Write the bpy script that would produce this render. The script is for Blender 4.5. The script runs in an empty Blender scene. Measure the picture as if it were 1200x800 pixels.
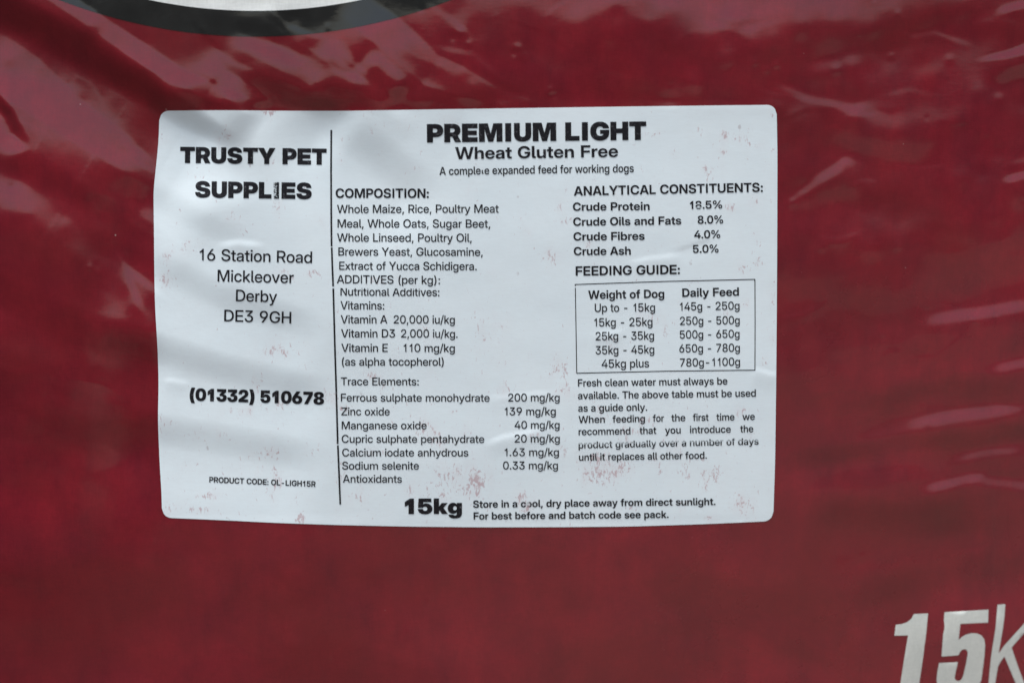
import bpy, math, random
import numpy as np
from mathutils import Vector
from mathutils.geometry import delaunay_2d_cdt

scene = bpy.context.scene
R = math.radians

# ------------------------------------------------------------------ camera, sky, sun, exposure
PX = 0.25 / 1200.0                 # one photograph pixel on the sack's front, in metres
ZC = 0.26                          # height of the middle of the view above the ground
LENS = 75.0
DIST = 0.25 * LENS / 36.0
CAM_ELEV = R(8.0)
FRONT = 0.051                      # how far the sack's front bulges at the middle of the view

cam_data = bpy.data.cameras.new('camera')
cam_data.lens = LENS
cam_data.sensor_width = 36.0
cam_data.clip_start = 0.01
cam_data.clip_end = 2000.0
camera = bpy.data.objects.new('camera', cam_data)
scene.collection.objects.link(camera)
CAM = np.array((0.0, -FRONT - DIST * math.cos(CAM_ELEV), ZC + DIST * math.sin(CAM_ELEV)))
camera.location = CAM
camera.rotation_euler = (R(90) - CAM_ELEV, 0, 0)
cam_data.dof.use_dof = True
cam_data.dof.focus_distance = DIST
cam_data.dof.aperture_fstop = 7.0
scene.camera = camera

SUN_ELEV, SUN_AZ = R(68), R(205)   # azimuth from +Y, clockwise
world = bpy.data.worlds.new('World')
scene.world = world
world.use_nodes = True
wn, wl = world.node_tree.nodes, world.node_tree.links
wn.clear()
sky = wn.new('ShaderNodeTexSky')
sky.sky_type = 'NISHITA'
sky.sun_disc = False
sky.sun_elevation = SUN_ELEV
sky.sun_rotation = SUN_AZ
sky.dust_density = 2.0
sky.air_density = 1.0
cloud = wn.new('ShaderNodeHueSaturation')      # an overcast sky is nearly colourless
cloud.inputs['Saturation'].default_value = 0.6
bg = wn.new('ShaderNodeBackground')
bg.inputs['Strength'].default_value = 0.08
wo = wn.new('ShaderNodeOutputWorld')
wl.new(sky.outputs[0], cloud.inputs['Color'])
wl.new(cloud.outputs[0], bg.inputs['Color'])
wl.new(bg.outputs[0], wo.inputs['Surface'])

sun_data = bpy.data.lights.new('sun', 'SUN')
sun_data.energy = 1.5
sun_data.angle = R(25)
sun_data.color = (1.0, 0.97, 0.92)
sun = bpy.data.objects.new('sun', sun_data)
scene.collection.objects.link(sun)
sd = Vector((math.sin(SUN_AZ) * math.cos(SUN_ELEV), math.cos(SUN_AZ) * math.cos(SUN_ELEV), math.sin(SUN_ELEV)))
sun.rotation_euler = sd.to_track_quat('Z', 'Y').to_euler()

scene.view_settings.view_transform = 'Standard'
scene.view_settings.look = 'None'
scene.view_settings.exposure = 1.12
scene.view_settings.gamma = 1.0
scene.cycles.filter_width = 1.5

# ------------------------------------------------------------------ the sack's front surface
XB, HALF, TOP = -0.058, 0.26, 0.72   # sack middle, half width, height


def bulge(X, Z):
    """Depth of the filled sack in front of the plane of its side seams."""
    x = np.clip((X - XB) / HALF, -1, 1)
    zm, rr = BULGE_Z, BULGE_R
    T = 0.055 - (Z - zm) ** 2 / (2 * rr)
    zt = 0.48
    tt = 0.055 - (zt - zm) ** 2 / (2 * rr)
    T = np.where(Z > zt, tt * np.sqrt(np.clip((TOP - Z) / (TOP - zt), 0, 1)), T)
    T = T * np.sqrt(np.clip(1 - (1 - np.clip(Z / 0.035, 0, 1)) ** 2 * 0.75, 0, 1))
    return T * (1 - np.abs(x) ** 4)


BULGE_Z, BULGE_R = 0.40, 2.6


def to_uv(X, Z):
    return 600 + X / PX, 400 - (Z - ZC) / PX


def pixel_hit(u, v, depth):
    """Where the sight line of a photograph pixel meets the front surface: (X, Z)."""
    u = np.asarray(u, float)
    v = np.asarray(v, float)
    k = 36.0 / LENS / 1200.0
    a, b = (u - 600) * k, (400 - v) * k
    ce, se = math.cos(CAM_ELEV), math.sin(CAM_ELEV)
    dx, dy, dz = a, ce + b * se, -se + b * ce
    D = np.full_like(u, FRONT)
    for _ in range(8):
        t = (-D - CAM[1]) / dy
        X, Z = CAM[0] + dx * t, CAM[2] + dz * t
        D = depth(X, Z)
    t = (-D - CAM[1]) / dy
    return CAM[0] + dx * t, CAM[2] + dz * t


rng = np.random.default_rng(7)


def smooth(x):
    x = np.clip(x, 0, 1)
    return x * x * (3 - 2 * x)


# folds: points along the fold (photo pixels), width px, tilt in degrees (+ faces up), decay px, soft edge 0..1
FOLDS = [
    # upper left, running down to the right: sky-lit shoulders with deep shaded valleys between
    ([(20, -40), (95, 14), (150, 52), (205, 88), (265, 114), (315, 132)], (20, 20, 22, 20, 16), 9, 45, 0),
    ([(-45, 35), (30, 98), (80, 138), (130, 170), (200, 225)], (34, 60, 46, 38, 14), 5.5, 50, 0),
    ([(-60, -20), (40, 30), (100, 62), (160, 98), (220, 138), (290, 176)], (40, 52, 50, 44, 36, 20), -21, 120, 1),
    ([(-70, 150), (30, 196), (90, 226), (150, 262), (215, 300)], (40, 42, 40, 36, 20), -6, 90, 1),
    ([(-60, 180), (40, 245), (100, 293), (165, 335)], (44, 42, 36, 20), 3, 50, 1),
    ([(-70, 315), (40, 360), (120, 396), (215, 420)], 50, -5, 90, 1),
    ([(-60, 350), (60, 418), (150, 450)], 46, 2, 50, 1),
    ([(-70, 440), (50, 488), (150, 520), (200, 530)], 50, -4, 90, 1),
    ([(-60, 470), (60, 530), (150, 565)], 56, 1.5, 60, 1),
    ([(140, 285), (150, 328), (172, 378)], 8, 9, 14, 0),
    ([(-25, 95), (8, 134), (32, 178)], 16, -26, 20, 1),
    # top middle
    ([(250, 62), (260, 90), (288, 114), (318, 134)], (6, 20, 32, 20), 8, 40, 0),
    ([(280, 88), (340, 112), (420, 138)], 30, -9, 60, 1),
    ([(385, 40), (412, 80), (445, 112), (495, 150)], 24, 6, 40, 1),
    ([(350, 60), (395, 100), (440, 140)], 28, -5, 50, 1),
    ([(400, -5), (455, 38), (505, 82), (600, 118)], (34, 40, 36, 16), 6.5, 50, 0),
    ([(470, 62), (520, 95), (590, 135)], 30, -4, 60, 1),
    ([(255, 40), (320, 62), (370, 84), (435, 104)], (20, 24, 30, 16), 6, 40, 1),
    ([(430, 58), (455, 78), (486, 106)], 22, 6, 26, 1),
    # top right
    ([(690, -60), (770, -15), (850, 15), (915, 5), (1000, -40)], 90, 3.5, 70, 1),
    ([(880, 30), (960, 50), (1060, 30), (1180, 20)], 50, -3, 60, 1),
    ([(885, 88), (950, 116), (1000, 128), (1040, 112)], 14, 4.5, 30, 1),
    ([(935, 84), (975, 76), (1016, 64)], 22, 4.5, 30, 1),
    ([(1036, 48), (1095, 38), (1150, 56)], 10, 4, 40, 1),
    ([(1140, 72), (1180, 64), (1240, 45)], (4, 9, 20), 12, 24, 0),
    ([(1150, 92), (1190, 86), (1250, 76)], 24, -4, 40, 1),
    ([(1160, 17), (1185, 9), (1225, -2)], 12, 8, 24, 1),
    ([(915, 244), (960, 210), (1010, 180)], (8, 18, 18), 7.5, 26, 1),
    ([(950, 140), (1020, 170), (1120, 190)], 50, -3, 60, 1),
    ([(1170, 214), (1195, 206), (1230, 198)], 12, 8, 30, 1),
    # right side, soft and nearly level
    ([(1060, 330), (1130, 322), (1240, 290)], 60, -4, 60, 1),
    ([(1060, 378), (1140, 368), (1235, 352)], 20, 7, 40, 1),
    ([(1150, 436), (1190, 427), (1240, 418)], 18, 8, 30, 1),
    ([(1050, 500), (1120, 487), (1220, 476)], 18, 8.5, 34, 1),
    ([(1070, 577), (1115, 566), (1160, 553)], 18, 9.5, 34, 1),
    ([(1130, 560), (1180, 566), (1240, 574)], 20, 9.5, 34, 1),
    ([(1100, 540), (1160, 529), (1220, 522)], 18, 7, 30, 1),
    ([(990, 492), (1095, 448), (1205, 458)], 38, -6, 34, 1),
    ([(900, 545), (1070, 518), (1240, 500)], 30, -6, 30, 1),
    ([(940, 590), (1060, 610), (1160, 604)], 52, -6, 46, 1),
    ([(980, 700), (1110, 672), (1240, 655)], 48, -6, 40, 1),
    # on the label, left part
    ([(235, 80), (262, 130), (280, 170), (300, 240)], 44, -7, 60, 1),
    ([(360, 100), (412, 155), (460, 195), (530, 250)], 54, -6, 80, 1),
    ([(100, 275), (190, 312), (255, 345), (390, 390)], 42, -6, 55, 1),
    ([(100, 380), (195, 412), (265, 434), (400, 465)], 44, -6.5, 60, 1),
    ([(100, 490), (195, 506), (275, 518), (390, 540)], 46, -6, 60, 1),
    ([(100, 195), (185, 232), (240, 262), (310, 290)], 34, -4.5, 44, 1),
    # upright creases near the side
    ([(1158, 380), (1163, 560), (1166, 740)], 6, 5, 14, 1),
    ([(1178, 420), (1182, 560), (1186, 700)], 6, -5, 14, 1),
    # small dents in the label paper
    ([(560, 522), (590, 511), (645, 500)], 8, 7, 12, 1),
    ([(250, 287), (280, 283), (314, 287)], 8, 8, 10, 1),
    ([(730, 309), (760, 302), (805, 297)], 7, 6, 12, 1),
    ([(785, 296), (812, 287), (840, 278)], 7, -5, 12, 1),
    ([(690, 392), (715, 389), (735, 385)], 7, 5, 10, 1),
    ([(560, 468), (600, 462), (660, 458)], 7, 4, 14, 1),
    ([(186, 446), (200, 445), (225, 450)], 6, 6, 10, 1),
    ([(880, 430), (900, 436), (915, 440)], 7, 6, 12, 1),
]
# lumps of feed and dents: u, v, radius px, height px
LUMPS = [
    (540, 38, 5, 0.9), (531, 44, 5, -0.8), (549, 52, 4, 0.7), (607, 57, 6, 1.2), (603, 62, 4, -0.9), (612, 66, 5, 0.7),
    (645, 106, 5, 0.9), (650, 112, 4, -0.6), (350, 50, 10, 0.9), (385, 67, 11, 1.2), (310, 126, 7, 0.9), (320, 124, 4, -0.7),
    (107, 27, 8, 0.6), (40, 80, 12, 1.1), (34, 103, 10, 0.8), (82, 112, 10, 1.0), (95, 120, 8, -0.7), (130, 153, 12, 0.9),
    (6, 70, 9, 1.0), (145, 170, 6, 0.6), (910, 76, 4, 0.8), (884, 73, 4, 0.6), (898, 82, 4, 0.5), (980, 82, 5, 0.7),
    (1061, 41, 5, 0.8), (1045, 66, 4, 0.7), (1113, 70, 5, 0.6), (1031, 55, 4, 0.5), (1170, 116, 6, 0.9), (990, 192, 6, 0.9),
    (928, 238, 5, 0.7), (1053, 23, 6, 0.5), (1143, 375, 5, 0.9), (1087, 496, 4, 0.7), (1052, 289, 5, 0.6), (963, 290, 5, 0.5),
    (810, 95, 12, 0.9), (845, 72, 10, 0.7), (905, 45, 10, 0.9), (853, 66, 10, 0.9), (938, 31, 10, 0.7), (830, 45, 12, 0.8),
    (505, 640, 4, 0.5), (523, 629, 3, 0.7), (720, 40, 14, 0.7), (770, 20, 16, 0.9), (700, 80, 14, 0.6), (75, 265, 9, 0.6),
    (104, 314, 4, 0.7), (112, 312, 4, -0.5), (100, 230, 5, 0.5),
]


def _prep_folds():
    out = []
    for pts, w, tilt, dec, soft in FOLDS:
        p = np.array(pts, float)
        X, Z = pixel_hit(p[:, 0], p[:, 1], bulge)
        U, V = to_uv(X, Z)
        out.append((np.stack([U, V], 1), w, tilt, dec, soft))
    return out


_folds = _prep_folds()
_l = np.array(LUMPS, float)
_lx, _lz = pixel_hit(_l[:, 0], _l[:, 1], bulge)
_lu, _lv = to_uv(_lx, _lz)
_lumps = [(a, b, r[2] * 1.15, r[3] * 0.62) for a, b, r in zip(_lu, _lv, LUMPS)]
# kibble pressing on the film: many small lumps, fewer low down
_n = 900
_ku, _kv = rng.uniform(-60, 1260, _n), rng.uniform(-60, 860, _n)
_kw = 0.35 + 0.65 * smooth((430 - _kv) / 350)
_kr = rng.uniform(7, 17, _n)
_kh = rng.normal(0, 1, _n) * 0.024 * _kr * _kw
_lumps += list(zip(_ku, _kv, _kr, _kh))
# tiny dimples
_n = 260
_lumps += list(zip(rng.uniform(-40, 1240, _n), rng.uniform(-40, 840, _n) ** 1.0, rng.uniform(2.0, 4.0, _n),
                   rng.normal(0, 1, _n) * 0.16))
WAVES = [(rng.uniform(0, 6.28), lam, rng.uniform(0, 6.28), amp) for lam, amp, n in
         ((240, 0.6, 8), (130, 0.22, 10), (62, 0.095, 14), (30, 0.016, 16)) for _ in range(n)]

# fine creases between the big folds: many on the right side, some at the upper left and along the top


def fine_creases():
    rr = random.Random(21)
    out = []
    for n, (ulo, uhi), (vlo, vhi), ang, spread, tmax in (
            (34, (935, 1230), (20, 700), -9, 12, 4.5), (16, (-20, 180), (20, 330), 38, 10, 5.5), (8, (-20, 180), (330, 560), 20, 8, 3.5),
            (20, (230, 640), (20, 118), 34, 16, 5.0), (12, (640, 930), (0, 112), -10, 40, 3.5), (12, (0, 1000), (640, 800), 0, 60, 1.8)):
        for _ in range(n):
            u, v = rr.uniform(ulo, uhi), rr.uniform(vlo, vhi)
            a = R(ang + rr.uniform(-spread, spread))
            L = rr.uniform(30, 130)
            b = rr.uniform(-0.15, 0.15) * L
            p = [(u - L / 2 * math.cos(a), v - L / 2 * math.sin(a)), (u - b * math.sin(a), v + b * math.cos(a)),
                 (u + L / 2 * math.cos(a), v + L / 2 * math.sin(a))]
            w = rr.uniform(5, 13)
            out.append((p, (w * 0.5, w, w * 0.6), rr.choice((1, 1, -1)) * rr.uniform(0.3, 1) * tmax * 0.6, rr.uniform(8, 26), 1))
    return out


FOLDS += fine_creases()
_folds = _prep_folds()

LBL = dict(
    top=[(187, 130), (260, 129.3), (330, 130), (400, 130.2), (500, 128.5), (600, 127), (750, 124.8), (850, 123.6), (910, 123)],
    bottom=[(190, 606), (260, 609), (330, 612.5), (400, 614.8), (480, 616.5), (560, 617.3), (650, 617.2), (740, 616.4), (830, 613.5), (906, 610)],
    left=[(187, 130), (186, 165), (182.5, 200), (179.8, 222), (180.5, 270), (181, 330), (182, 365), (185, 412), (186, 450), (185, 490), (187, 540), (189.5, 580), (190, 606)],
    right=[(910, 123), (911, 180), (910.8, 260), (910.3, 360), (909.5, 450), (908.3, 540), (906, 610)],
)


def label_mask(u, v):
    """1 under the label, 0 well outside it: the stiff label flattens the small lumps."""
    m = smooth((u - 176) / 14) * smooth((920 - u) / 14) * smooth((v - 116) / 14) * smooth((622 - v) / 14)
    return m


def fold_height(u, v, F):
    pts, w, tilt, dec, soft = F
    best = np.full(u.shape, 1e9)
    sd_ = np.zeros(u.shape)
    tt = np.zeros(u.shape)
    seg = np.diff(pts, axis=0)
    ln = np.hypot(seg[:, 0], seg[:, 1])
    cum = np.concatenate([[0], np.cumsum(ln)])
    for i in range(len(seg)):
        du, dv = u - pts[i, 0], v - pts[i, 1]
        t = np.clip((du * seg[i, 0] + dv * seg[i, 1]) / ln[i] ** 2, 0, 1)
        qx, qy = du - t * seg[i, 0], dv - t * seg[i, 1]
        d = np.hypot(qx, qy)
        s = seg[i, 0] * dv - seg[i, 1] * du
        m = d < best
        best = np.where(m, d, best)
        sd_ = np.where(m, np.sign(s) * d, sd_)
        tt = np.where(m, cum[i] + t * ln[i], tt)
    L = cum[-1]
    wv = np.interp(tt, np.linspace(0, L, len(w)), w) if isinstance(w, (tuple, list)) else w
    amp = math.tan(R(tilt)) * wv
    x = sd_ / wv + 0.5
    xs = smooth(x) if soft > 0.5 else np.clip(x, 0, 1)
    h = np.where(x < 1, xs, np.exp(-((sd_ - wv / 2) / dec).clip(0) ** 2))
    taper = min(0.3 * L, 60)
    end = smooth(tt / taper + 0.0) * smooth((L - tt) / taper)
    return amp * h * end


def relief(u, v, fine=True):
    """Fold and lump relief of the film, in pixels of height."""
    h = np.zeros(u.shape)
    low = smooth((v - 520) / 120)
    for ph, lam, ang, amp in WAVES:
        big = lam > 45
        ang2 = ang if not big else 0.5 + 0.9 * math.sin(ang)
        # the broad folds run down to the right on the left side, and rise on the right side
        k = 6.283 / lam
        if big:
            c = k * (0.35 * math.cos(ang) * u + v)
        else:
            c = k * (math.cos(ang) * u + math.sin(ang) * v)
        h = h + amp * np.sin(c + ph) * (0.55 if big else 1) * (1 - 0.55 * low)
    inside = label_mask(u, v)
    h = h * (1 - 0.6 * inside)
    for F in _folds:
        p = F[0]
        m = 5 * (max(F[1]) if isinstance(F[1], (tuple, list)) else F[1]) + 2.5 * F[3]
        sel = (u > p[:, 0].min() - m) & (u < p[:, 0].max() + m) & (v > p[:, 1].min() - m) & (v < p[:, 1].max() + m)
        if sel.any():
            h[sel] += fold_height(u[sel], v[sel], F)
    small = np.zeros(u.shape)
    shp = u.shape
    uf, vf, sf = u.ravel(), v.ravel(), small.ravel()
    order = np.argsort(uf, kind='stable')
    us, vs = uf[order], vf[order]
    acc = np.zeros(us.shape)
    for a, b, r, hh in _lumps:
        i0, i1 = np.searchsorted(us, a - 3 * r), np.searchsorted(us, a + 3 * r)
        if i1 > i0:
            q = ((us[i0:i1] - a) ** 2 + (vs[i0:i1] - b) ** 2) / (r * r)
            acc[i0:i1] += hh * np.exp(-q * 1.2)
    sf[order] = acc
    small = sf.reshape(shp)
    edge = smooth((u + 260) / 200) * smooth((1330 - u) / 120) * smooth((v + 700) / 300) * smooth((1380 - v) / 200)
    return (h + small * (1 - 0.93 * inside)) * edge


def depth(X, Z):
    X, Z = np.asarray(X, float), np.asarray(Z, float)
    u, v = to_uv(X, Z)
    return bulge(X, Z) + relief(u, v) * PX


def on_sack(X, Z, off=0.0):
    """Points on the sack's front, lifted by off metres along the surface normal (nearly -Y)."""
    return np.stack([X, -depth(X, Z) - off, Z], -1)


def at_pixels(u, v, off=0.0):
    u, v = np.asarray(u, float), np.asarray(v, float)
    X, Z = pixel_hit(u, v, depth)
    return on_sack(X, Z, off)


# ------------------------------------------------------------------ mesh helpers
def link(name, verts, faces, material, parent=None, smooth_shade=True):
    me = bpy.data.meshes.new(name)
    verts = np.asarray(verts, np.float32).reshape(-1, 3)
    me.vertices.add(len(verts))
    me.vertices.foreach_set('co', verts.ravel())
    tot = np.array([len(f) for f in faces]) if not isinstance(faces, np.ndarray) else np.full(len(faces), faces.shape[1])
    flat = faces.ravel() if isinstance(faces, np.ndarray) else np.array([i for f in faces for i in f])
    me.loops.add(len(flat))
    me.loops.foreach_set('vertex_index', flat.astype(np.int32))
    me.polygons.add(len(tot))
    me.polygons.foreach_set('loop_start', np.concatenate([[0], np.cumsum(tot)[:-1]]).astype(np.int32))
    me.polygons.foreach_set('use_smooth', np.full(len(tot), smooth_shade))
    me.update(calc_edges=True)
    me.validate()
    me.materials.append(material)
    o = bpy.data.objects.new(name, me)
    scene.collection.objects.link(o)
    if parent is not None:
        o.parent = parent
    return o


def grid_faces(nx, ny, flip=False, base=0):
    i, j = np.meshgrid(np.arange(nx - 1), np.arange(ny - 1), indexing='ij')
    a = (i * ny + j).ravel() + base
    q = np.stack([a, a + ny, a + ny + 1, a + 1], 1)
    return q[:, ::-1].copy() if flip else q


class Nodes:
    """Short-hand for building a node material."""

    def __init__(self, name):
        self.mat = bpy.data.materials.new(name)
        self.mat.use_nodes = True
        self.t = self.mat.node_tree
        self.t.nodes.clear()
        self.out = self.t.nodes.new('ShaderNodeOutputMaterial')
        self.p = self.t.nodes.new('ShaderNodeBsdfPrincipled')
        self.t.links.new(self.p.outputs[0], self.out.inputs[0])
        tc = self.t.nodes.new('ShaderNodeTexCoord')
        self.co = tc.outputs['Object']

    def set(self, node, sock, val):
        s = node.inputs[sock]
        if hasattr(val, 'links'):
            self.t.links.new(val, s)
        else:
            s.default_value = val

    def noise(self, scale, detail=3, rough=0.5, stretch=(1, 1, 1), dist=0.0):
        m = self.t.nodes.new('ShaderNodeMapping')
        self.t.links.new(self.co, m.inputs[0])
        m.inputs['Scale'].default_value = stretch
        n = self.t.nodes.new('ShaderNodeTexNoise')
        self.t.links.new(m.outputs[0], n.inputs['Vector'])
        n.inputs['Scale'].default_value = scale
        n.inputs['Detail'].default_value = detail
        n.inputs['Roughness'].default_value = rough
        n.inputs['Distortion'].default_value = dist
        return n.outputs['Fac']

    def ramp(self, fac, lo, hi, a=0.0, b=1.0):
        n = self.t.nodes.new('ShaderNodeMapRange')
        n.clamp = True
        self.set(n, 0, fac)
        n.inputs[1].default_value = lo
        n.inputs[2].default_value = hi
        n.inputs[3].default_value = a
        n.inputs[4].default_value = b
        return n.outputs[0]

    def math(self, op, a, b=0.0):
        n = self.t.nodes.new('ShaderNodeMath')
        n.operation = op
        self.set(n, 0, a)
        self.set(n, 1, b)
        return n.outputs[0]

    def mix(self, fac, a, b):
        n = self.t.nodes.new('ShaderNodeMix')
        n.data_type = 'RGBA'
        self.set(n, 0, fac)
        self.set(n, 6, a)
        self.set(n, 7, b)
        return n.outputs[2]

    def attr(self, name):
        n = self.t.nodes.new('ShaderNodeAttribute')
        n.attribute_name = name
        return n.outputs['Fac']

    def bump(self, height, strength, dist):
        n = self.t.nodes.new('ShaderNodeBump')
        n.inputs['Strength'].default_value = strength
        n.inputs['Distance'].default_value = dist
        self.set(n, 'Height', height)
        self.t.links.new(n.outputs[0], self.p.inputs['Normal'])


def film(name, dark, light, mottle=1.0, rough=0.13, hue=0.0):
    """Printed glossy film over woven tape: mottled ink, dust specks, faint weave."""
    m = Nodes(name)
    big = m.noise(62, 5, 0.6, (1, 1, 1), 0.3)
    streak = m.noise(60, 3, 0.6, (3, 1, 0.8))
    f = m.math('ADD', m.math('MULTIPLY', m.ramp(big, 0.32, 0.68), 0.6 * mottle),
               m.math('MULTIPLY', m.ramp(streak, 0.3, 0.7), 0.4 * mottle))
    col = m.mix(f, dark, light)
    drift = m.noise(22, 4, 0.6, (0.7, 1, 1.3), 0.4)
    col = m.mix(m.ramp(drift, 0.42, 0.62, 0.0, hue), col, (dark[0] * 0.95, dark[1] * 1.5, dark[2] * 0.62, 1))
    grain = m.math('MULTIPLY', m.math('ADD', m.noise(1500, 2, 0.6, (2.2, 1, 0.35)), m.noise(1500, 2, 0.6, (0.35, 1, 2.2))), 0.5)
    col = m.mix(m.ramp(grain, 0.38, 0.62, 0.0, 0.22), col, (*[c * 0.45 for c in dark[:3]], 1))
    v = m.t.nodes.new('ShaderNodeTexVoronoi')
    v.inputs['Scale'].default_value = 95
    m.t.links.new(m.co, v.inputs['Vector'])
    pick = m.noise(70, 1, 0.5)
    speck = m.math('MULTIPLY', m.ramp(v.outputs['Distance'], 0.008, 0.026, 1, 0), m.ramp(pick, 0.52, 0.68))
    col = m.mix(m.math('MULTIPLY', speck, 0.6), col, (0.55, 0.45, 0.42, 1))
    m.set(m.p, 'Base Color', col)
    worn = m.math('ADD', m.ramp(m.noise(9, 2, 0.5), 0.42, 0.62, rough * 0.8, rough * 1.7), m.ramp(m.noise(160, 3, 0.6), 0.3, 0.7, -0.02, 0.05))
    sep = m.t.nodes.new('ShaderNodeSeparateXYZ')
    m.t.links.new(m.co, sep.inputs[0])
    worn = m.math('ADD', worn, m.ramp(sep.outputs[0], -0.03, 0.06, 0.0, 0.06))     # the right half is more scuffed
    worn = m.math('ADD', worn, m.math('MULTIPLY', m.ramp(sep.outputs[0], 0.0, 0.07, 0.0, 0.13), m.ramp(sep.outputs[2], 0.28, 0.235)))
    m.set(m.p, 'Roughness', worn)
    m.p.inputs['IOR'].default_value = 1.5
    m.p.inputs['Coat Weight'].default_value = 0.4      # clear laminate over the print
    m.p.inputs['Coat Roughness'].default_value = rough * 0.8
    weave = m.math('ADD', m.noise(420, 2, 0.6, (2.0, 1, 0.8)), m.noise(420, 2, 0.6, (0.8, 1, 2.0)))
    m.bump(weave, 0.05, 0.0003)
    return m.mat


FILM_RED = film('red_printed_film', (0.122, 0.0040, 0.0140, 1), (0.238, 0.0088, 0.0190, 1), 1.0, 0.10, 0.6)
FILM_BLACK = film('black_printed_film', (0.008, 0.009, 0.009, 1), (0.014, 0.015, 0.015, 1), 1.0, 0.10)
FILM_WHITE = film('white_printed_film', (0.78, 0.82, 0.80, 1), (0.83, 0.86, 0.84, 1), 1.0, 0.16)
FILM_SILVER = film('pale_printed_film', (0.50, 0.53, 0.50, 1), (0.57, 0.59, 0.55, 1), 1.0, 0.2)


def paper():
    m = Nodes('label_paper')
    base = m.mix(m.ramp(m.noise(45, 3, 0.6), 0.3, 0.7), (0.675, 0.77, 0.81, 1), (0.71, 0.80, 0.835, 1))
    fib = m.noise(900, 3, 0.65, (0.5, 1, 2.0))
    base = m.mix(m.ramp(fib, 0.3, 0.7, 0.0, 0.09), base, (0.5, 0.5, 0.5, 1))
    # red scuffs rubbed off other sacks, in clusters
    dens = m.attr('scuff')
    fleck = m.noise(820, 3, 0.7, (1.7, 1, 0.75), 0.6)
    thr = m.math('SUBTRACT', m.math('ADD', fleck, m.math('MULTIPLY', dens, 0.20)), 0.69)
    hard = m.ramp(thr, 0.0, 0.10)
    smear = m.math('MULTIPLY', m.math('MULTIPLY', dens, m.ramp(m.noise(230, 3, 0.6, (1.6, 1, 0.7)), 0.40, 0.72)), 0.16)
    base = m.mix(smear, base, (0.58, 0.36, 0.36, 1))
    base = m.mix(m.math('MULTIPLY', hard, 0.5), base, (0.34, 0.10, 0.115, 1))
    dark = m.noise(300, 2, 0.6, (1.3, 1, 0.9))
    base = m.mix(m.math('MULTIPLY', m.ramp(dark, 0.755, 0.79), 0.35), base, (0.26, 0.17, 0.18, 1))
    m.set(m.p, 'Base Color', base)
    m.p.inputs['Roughness'].default_value = 0.5
    m.p.inputs['IOR'].default_value = 1.4
    m.bump(m.noise(700, 3, 0.6), 0.16, 0.0002)
    return m.mat


def ink():
    m = Nodes('label_ink')
    worn = m.noise(1500, 2, 0.6)
    m.set(m.p, 'Base Color', m.mix(m.ramp(worn, 0.60, 0.74, 0.0, 0.6), (0.006, 0.006, 0.009, 1), (0.15, 0.15, 0.17, 1)))
    m.p.inputs['Roughness'].default_value = 0.5
    m.p.inputs['Specular IOR Level'].default_value = 0.25
    return m.mat


PAPER, INK = paper(), ink()


def earth():
    m = Nodes('yard_ground')
    n = m.mix(m.ramp(m.noise(3, 6, 0.6), 0.3, 0.7), (0.035, 0.028, 0.02, 1), (0.06, 0.045, 0.032, 1))
    n = m.mix(m.ramp(m.noise(160, 4, 0.7), 0.4, 0.7), n, (0.025, 0.022, 0.018, 1))
    m.set(m.p, 'Base Color', n)
    m.p.inputs['Roughness'].default_value = 0.9
    m.bump(m.noise(120, 5, 0.7), 0.5, 0.01)
    return m.mat


# ------------------------------------------------------------------ setting
def concrete():
    m = Nodes('reflector_slab_concrete')
    n = m.mix(m.ramp(m.noise(5, 6, 0.6), 0.3, 0.7), (0.25, 0.195, 0.155, 1), (0.36, 0.285, 0.225, 1))
    n = m.mix(m.ramp(m.noise(140, 4, 0.7), 0.45, 0.75), n, (0.085, 0.075, 0.065, 1))
    sep = m.t.nodes.new('ShaderNodeSeparateXYZ')
    m.t.links.new(m.co, sep.inputs[0])
    left_fade = m.math('ADD', sep.outputs[0], m.ramp(m.noise(7, 4, 0.6), 0.3, 0.7, -0.08, 0.08))
    n = m.mix(m.ramp(left_fade, -0.30, 0.02, 1.0, 0.0), n, (0.045, 0.036, 0.027, 1))     # colour darkened leftwards to soften the slab's reflection in the film
    m.set(m.p, 'Base Color', n)
    m.p.inputs['Roughness'].default_value = 0.9
    m.bump(m.noise(150, 5, 0.7), 0.4, 0.004)
    return m.mat


g = link('ground', [(-900, -900, -0.004), (900, -900, -0.004), (900, 900, -0.004), (-900, 900, -0.004)],
         np.array([[0, 1, 2, 3]]), earth(), smooth_shade=False)
g['kind'] = 'structure'
x0, x1, y0, y1 = -0.35, 1.3, -1.15, 0.9  # unseen slab, added and shaped for its reflection in the sack's film
g = link('added_reflector_slab', [(x0, y0, 0), (x1, y0, 0), (x1, y1, 0), (x0, y1, 0), (x0, y0, -0.004), (x1, y0, -0.004), (x1, y1, -0.004), (x0, y1, -0.004)],
         np.array([[0, 1, 2, 3], [0, 4, 5, 1], [1, 5, 6, 2], [2, 6, 7, 3], [3, 7, 4, 0]]), concrete(), smooth_shade=False)
g['kind'] = 'structure'

# ------------------------------------------------------------------ the sack
sack = bpy.data.objects.new('feed_sack', None)
sack.empty_display_size = 0.1
scene.collection.objects.link(sack)
sack['label'] = 'glossy dark red woven feed sack with a large white product label on its creased front'
sack['category'] = 'sack'


def axis(lo, hi, a, b, fine, coarse):
    left = np.arange(a, lo, -coarse)[::-1]
    right = np.arange(b, hi, coarse)
    return np.unique(np.concatenate([[lo], left[left > lo + coarse / 3], np.arange(a, b, fine), right[right < hi - coarse / 3], [hi]]))


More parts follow.
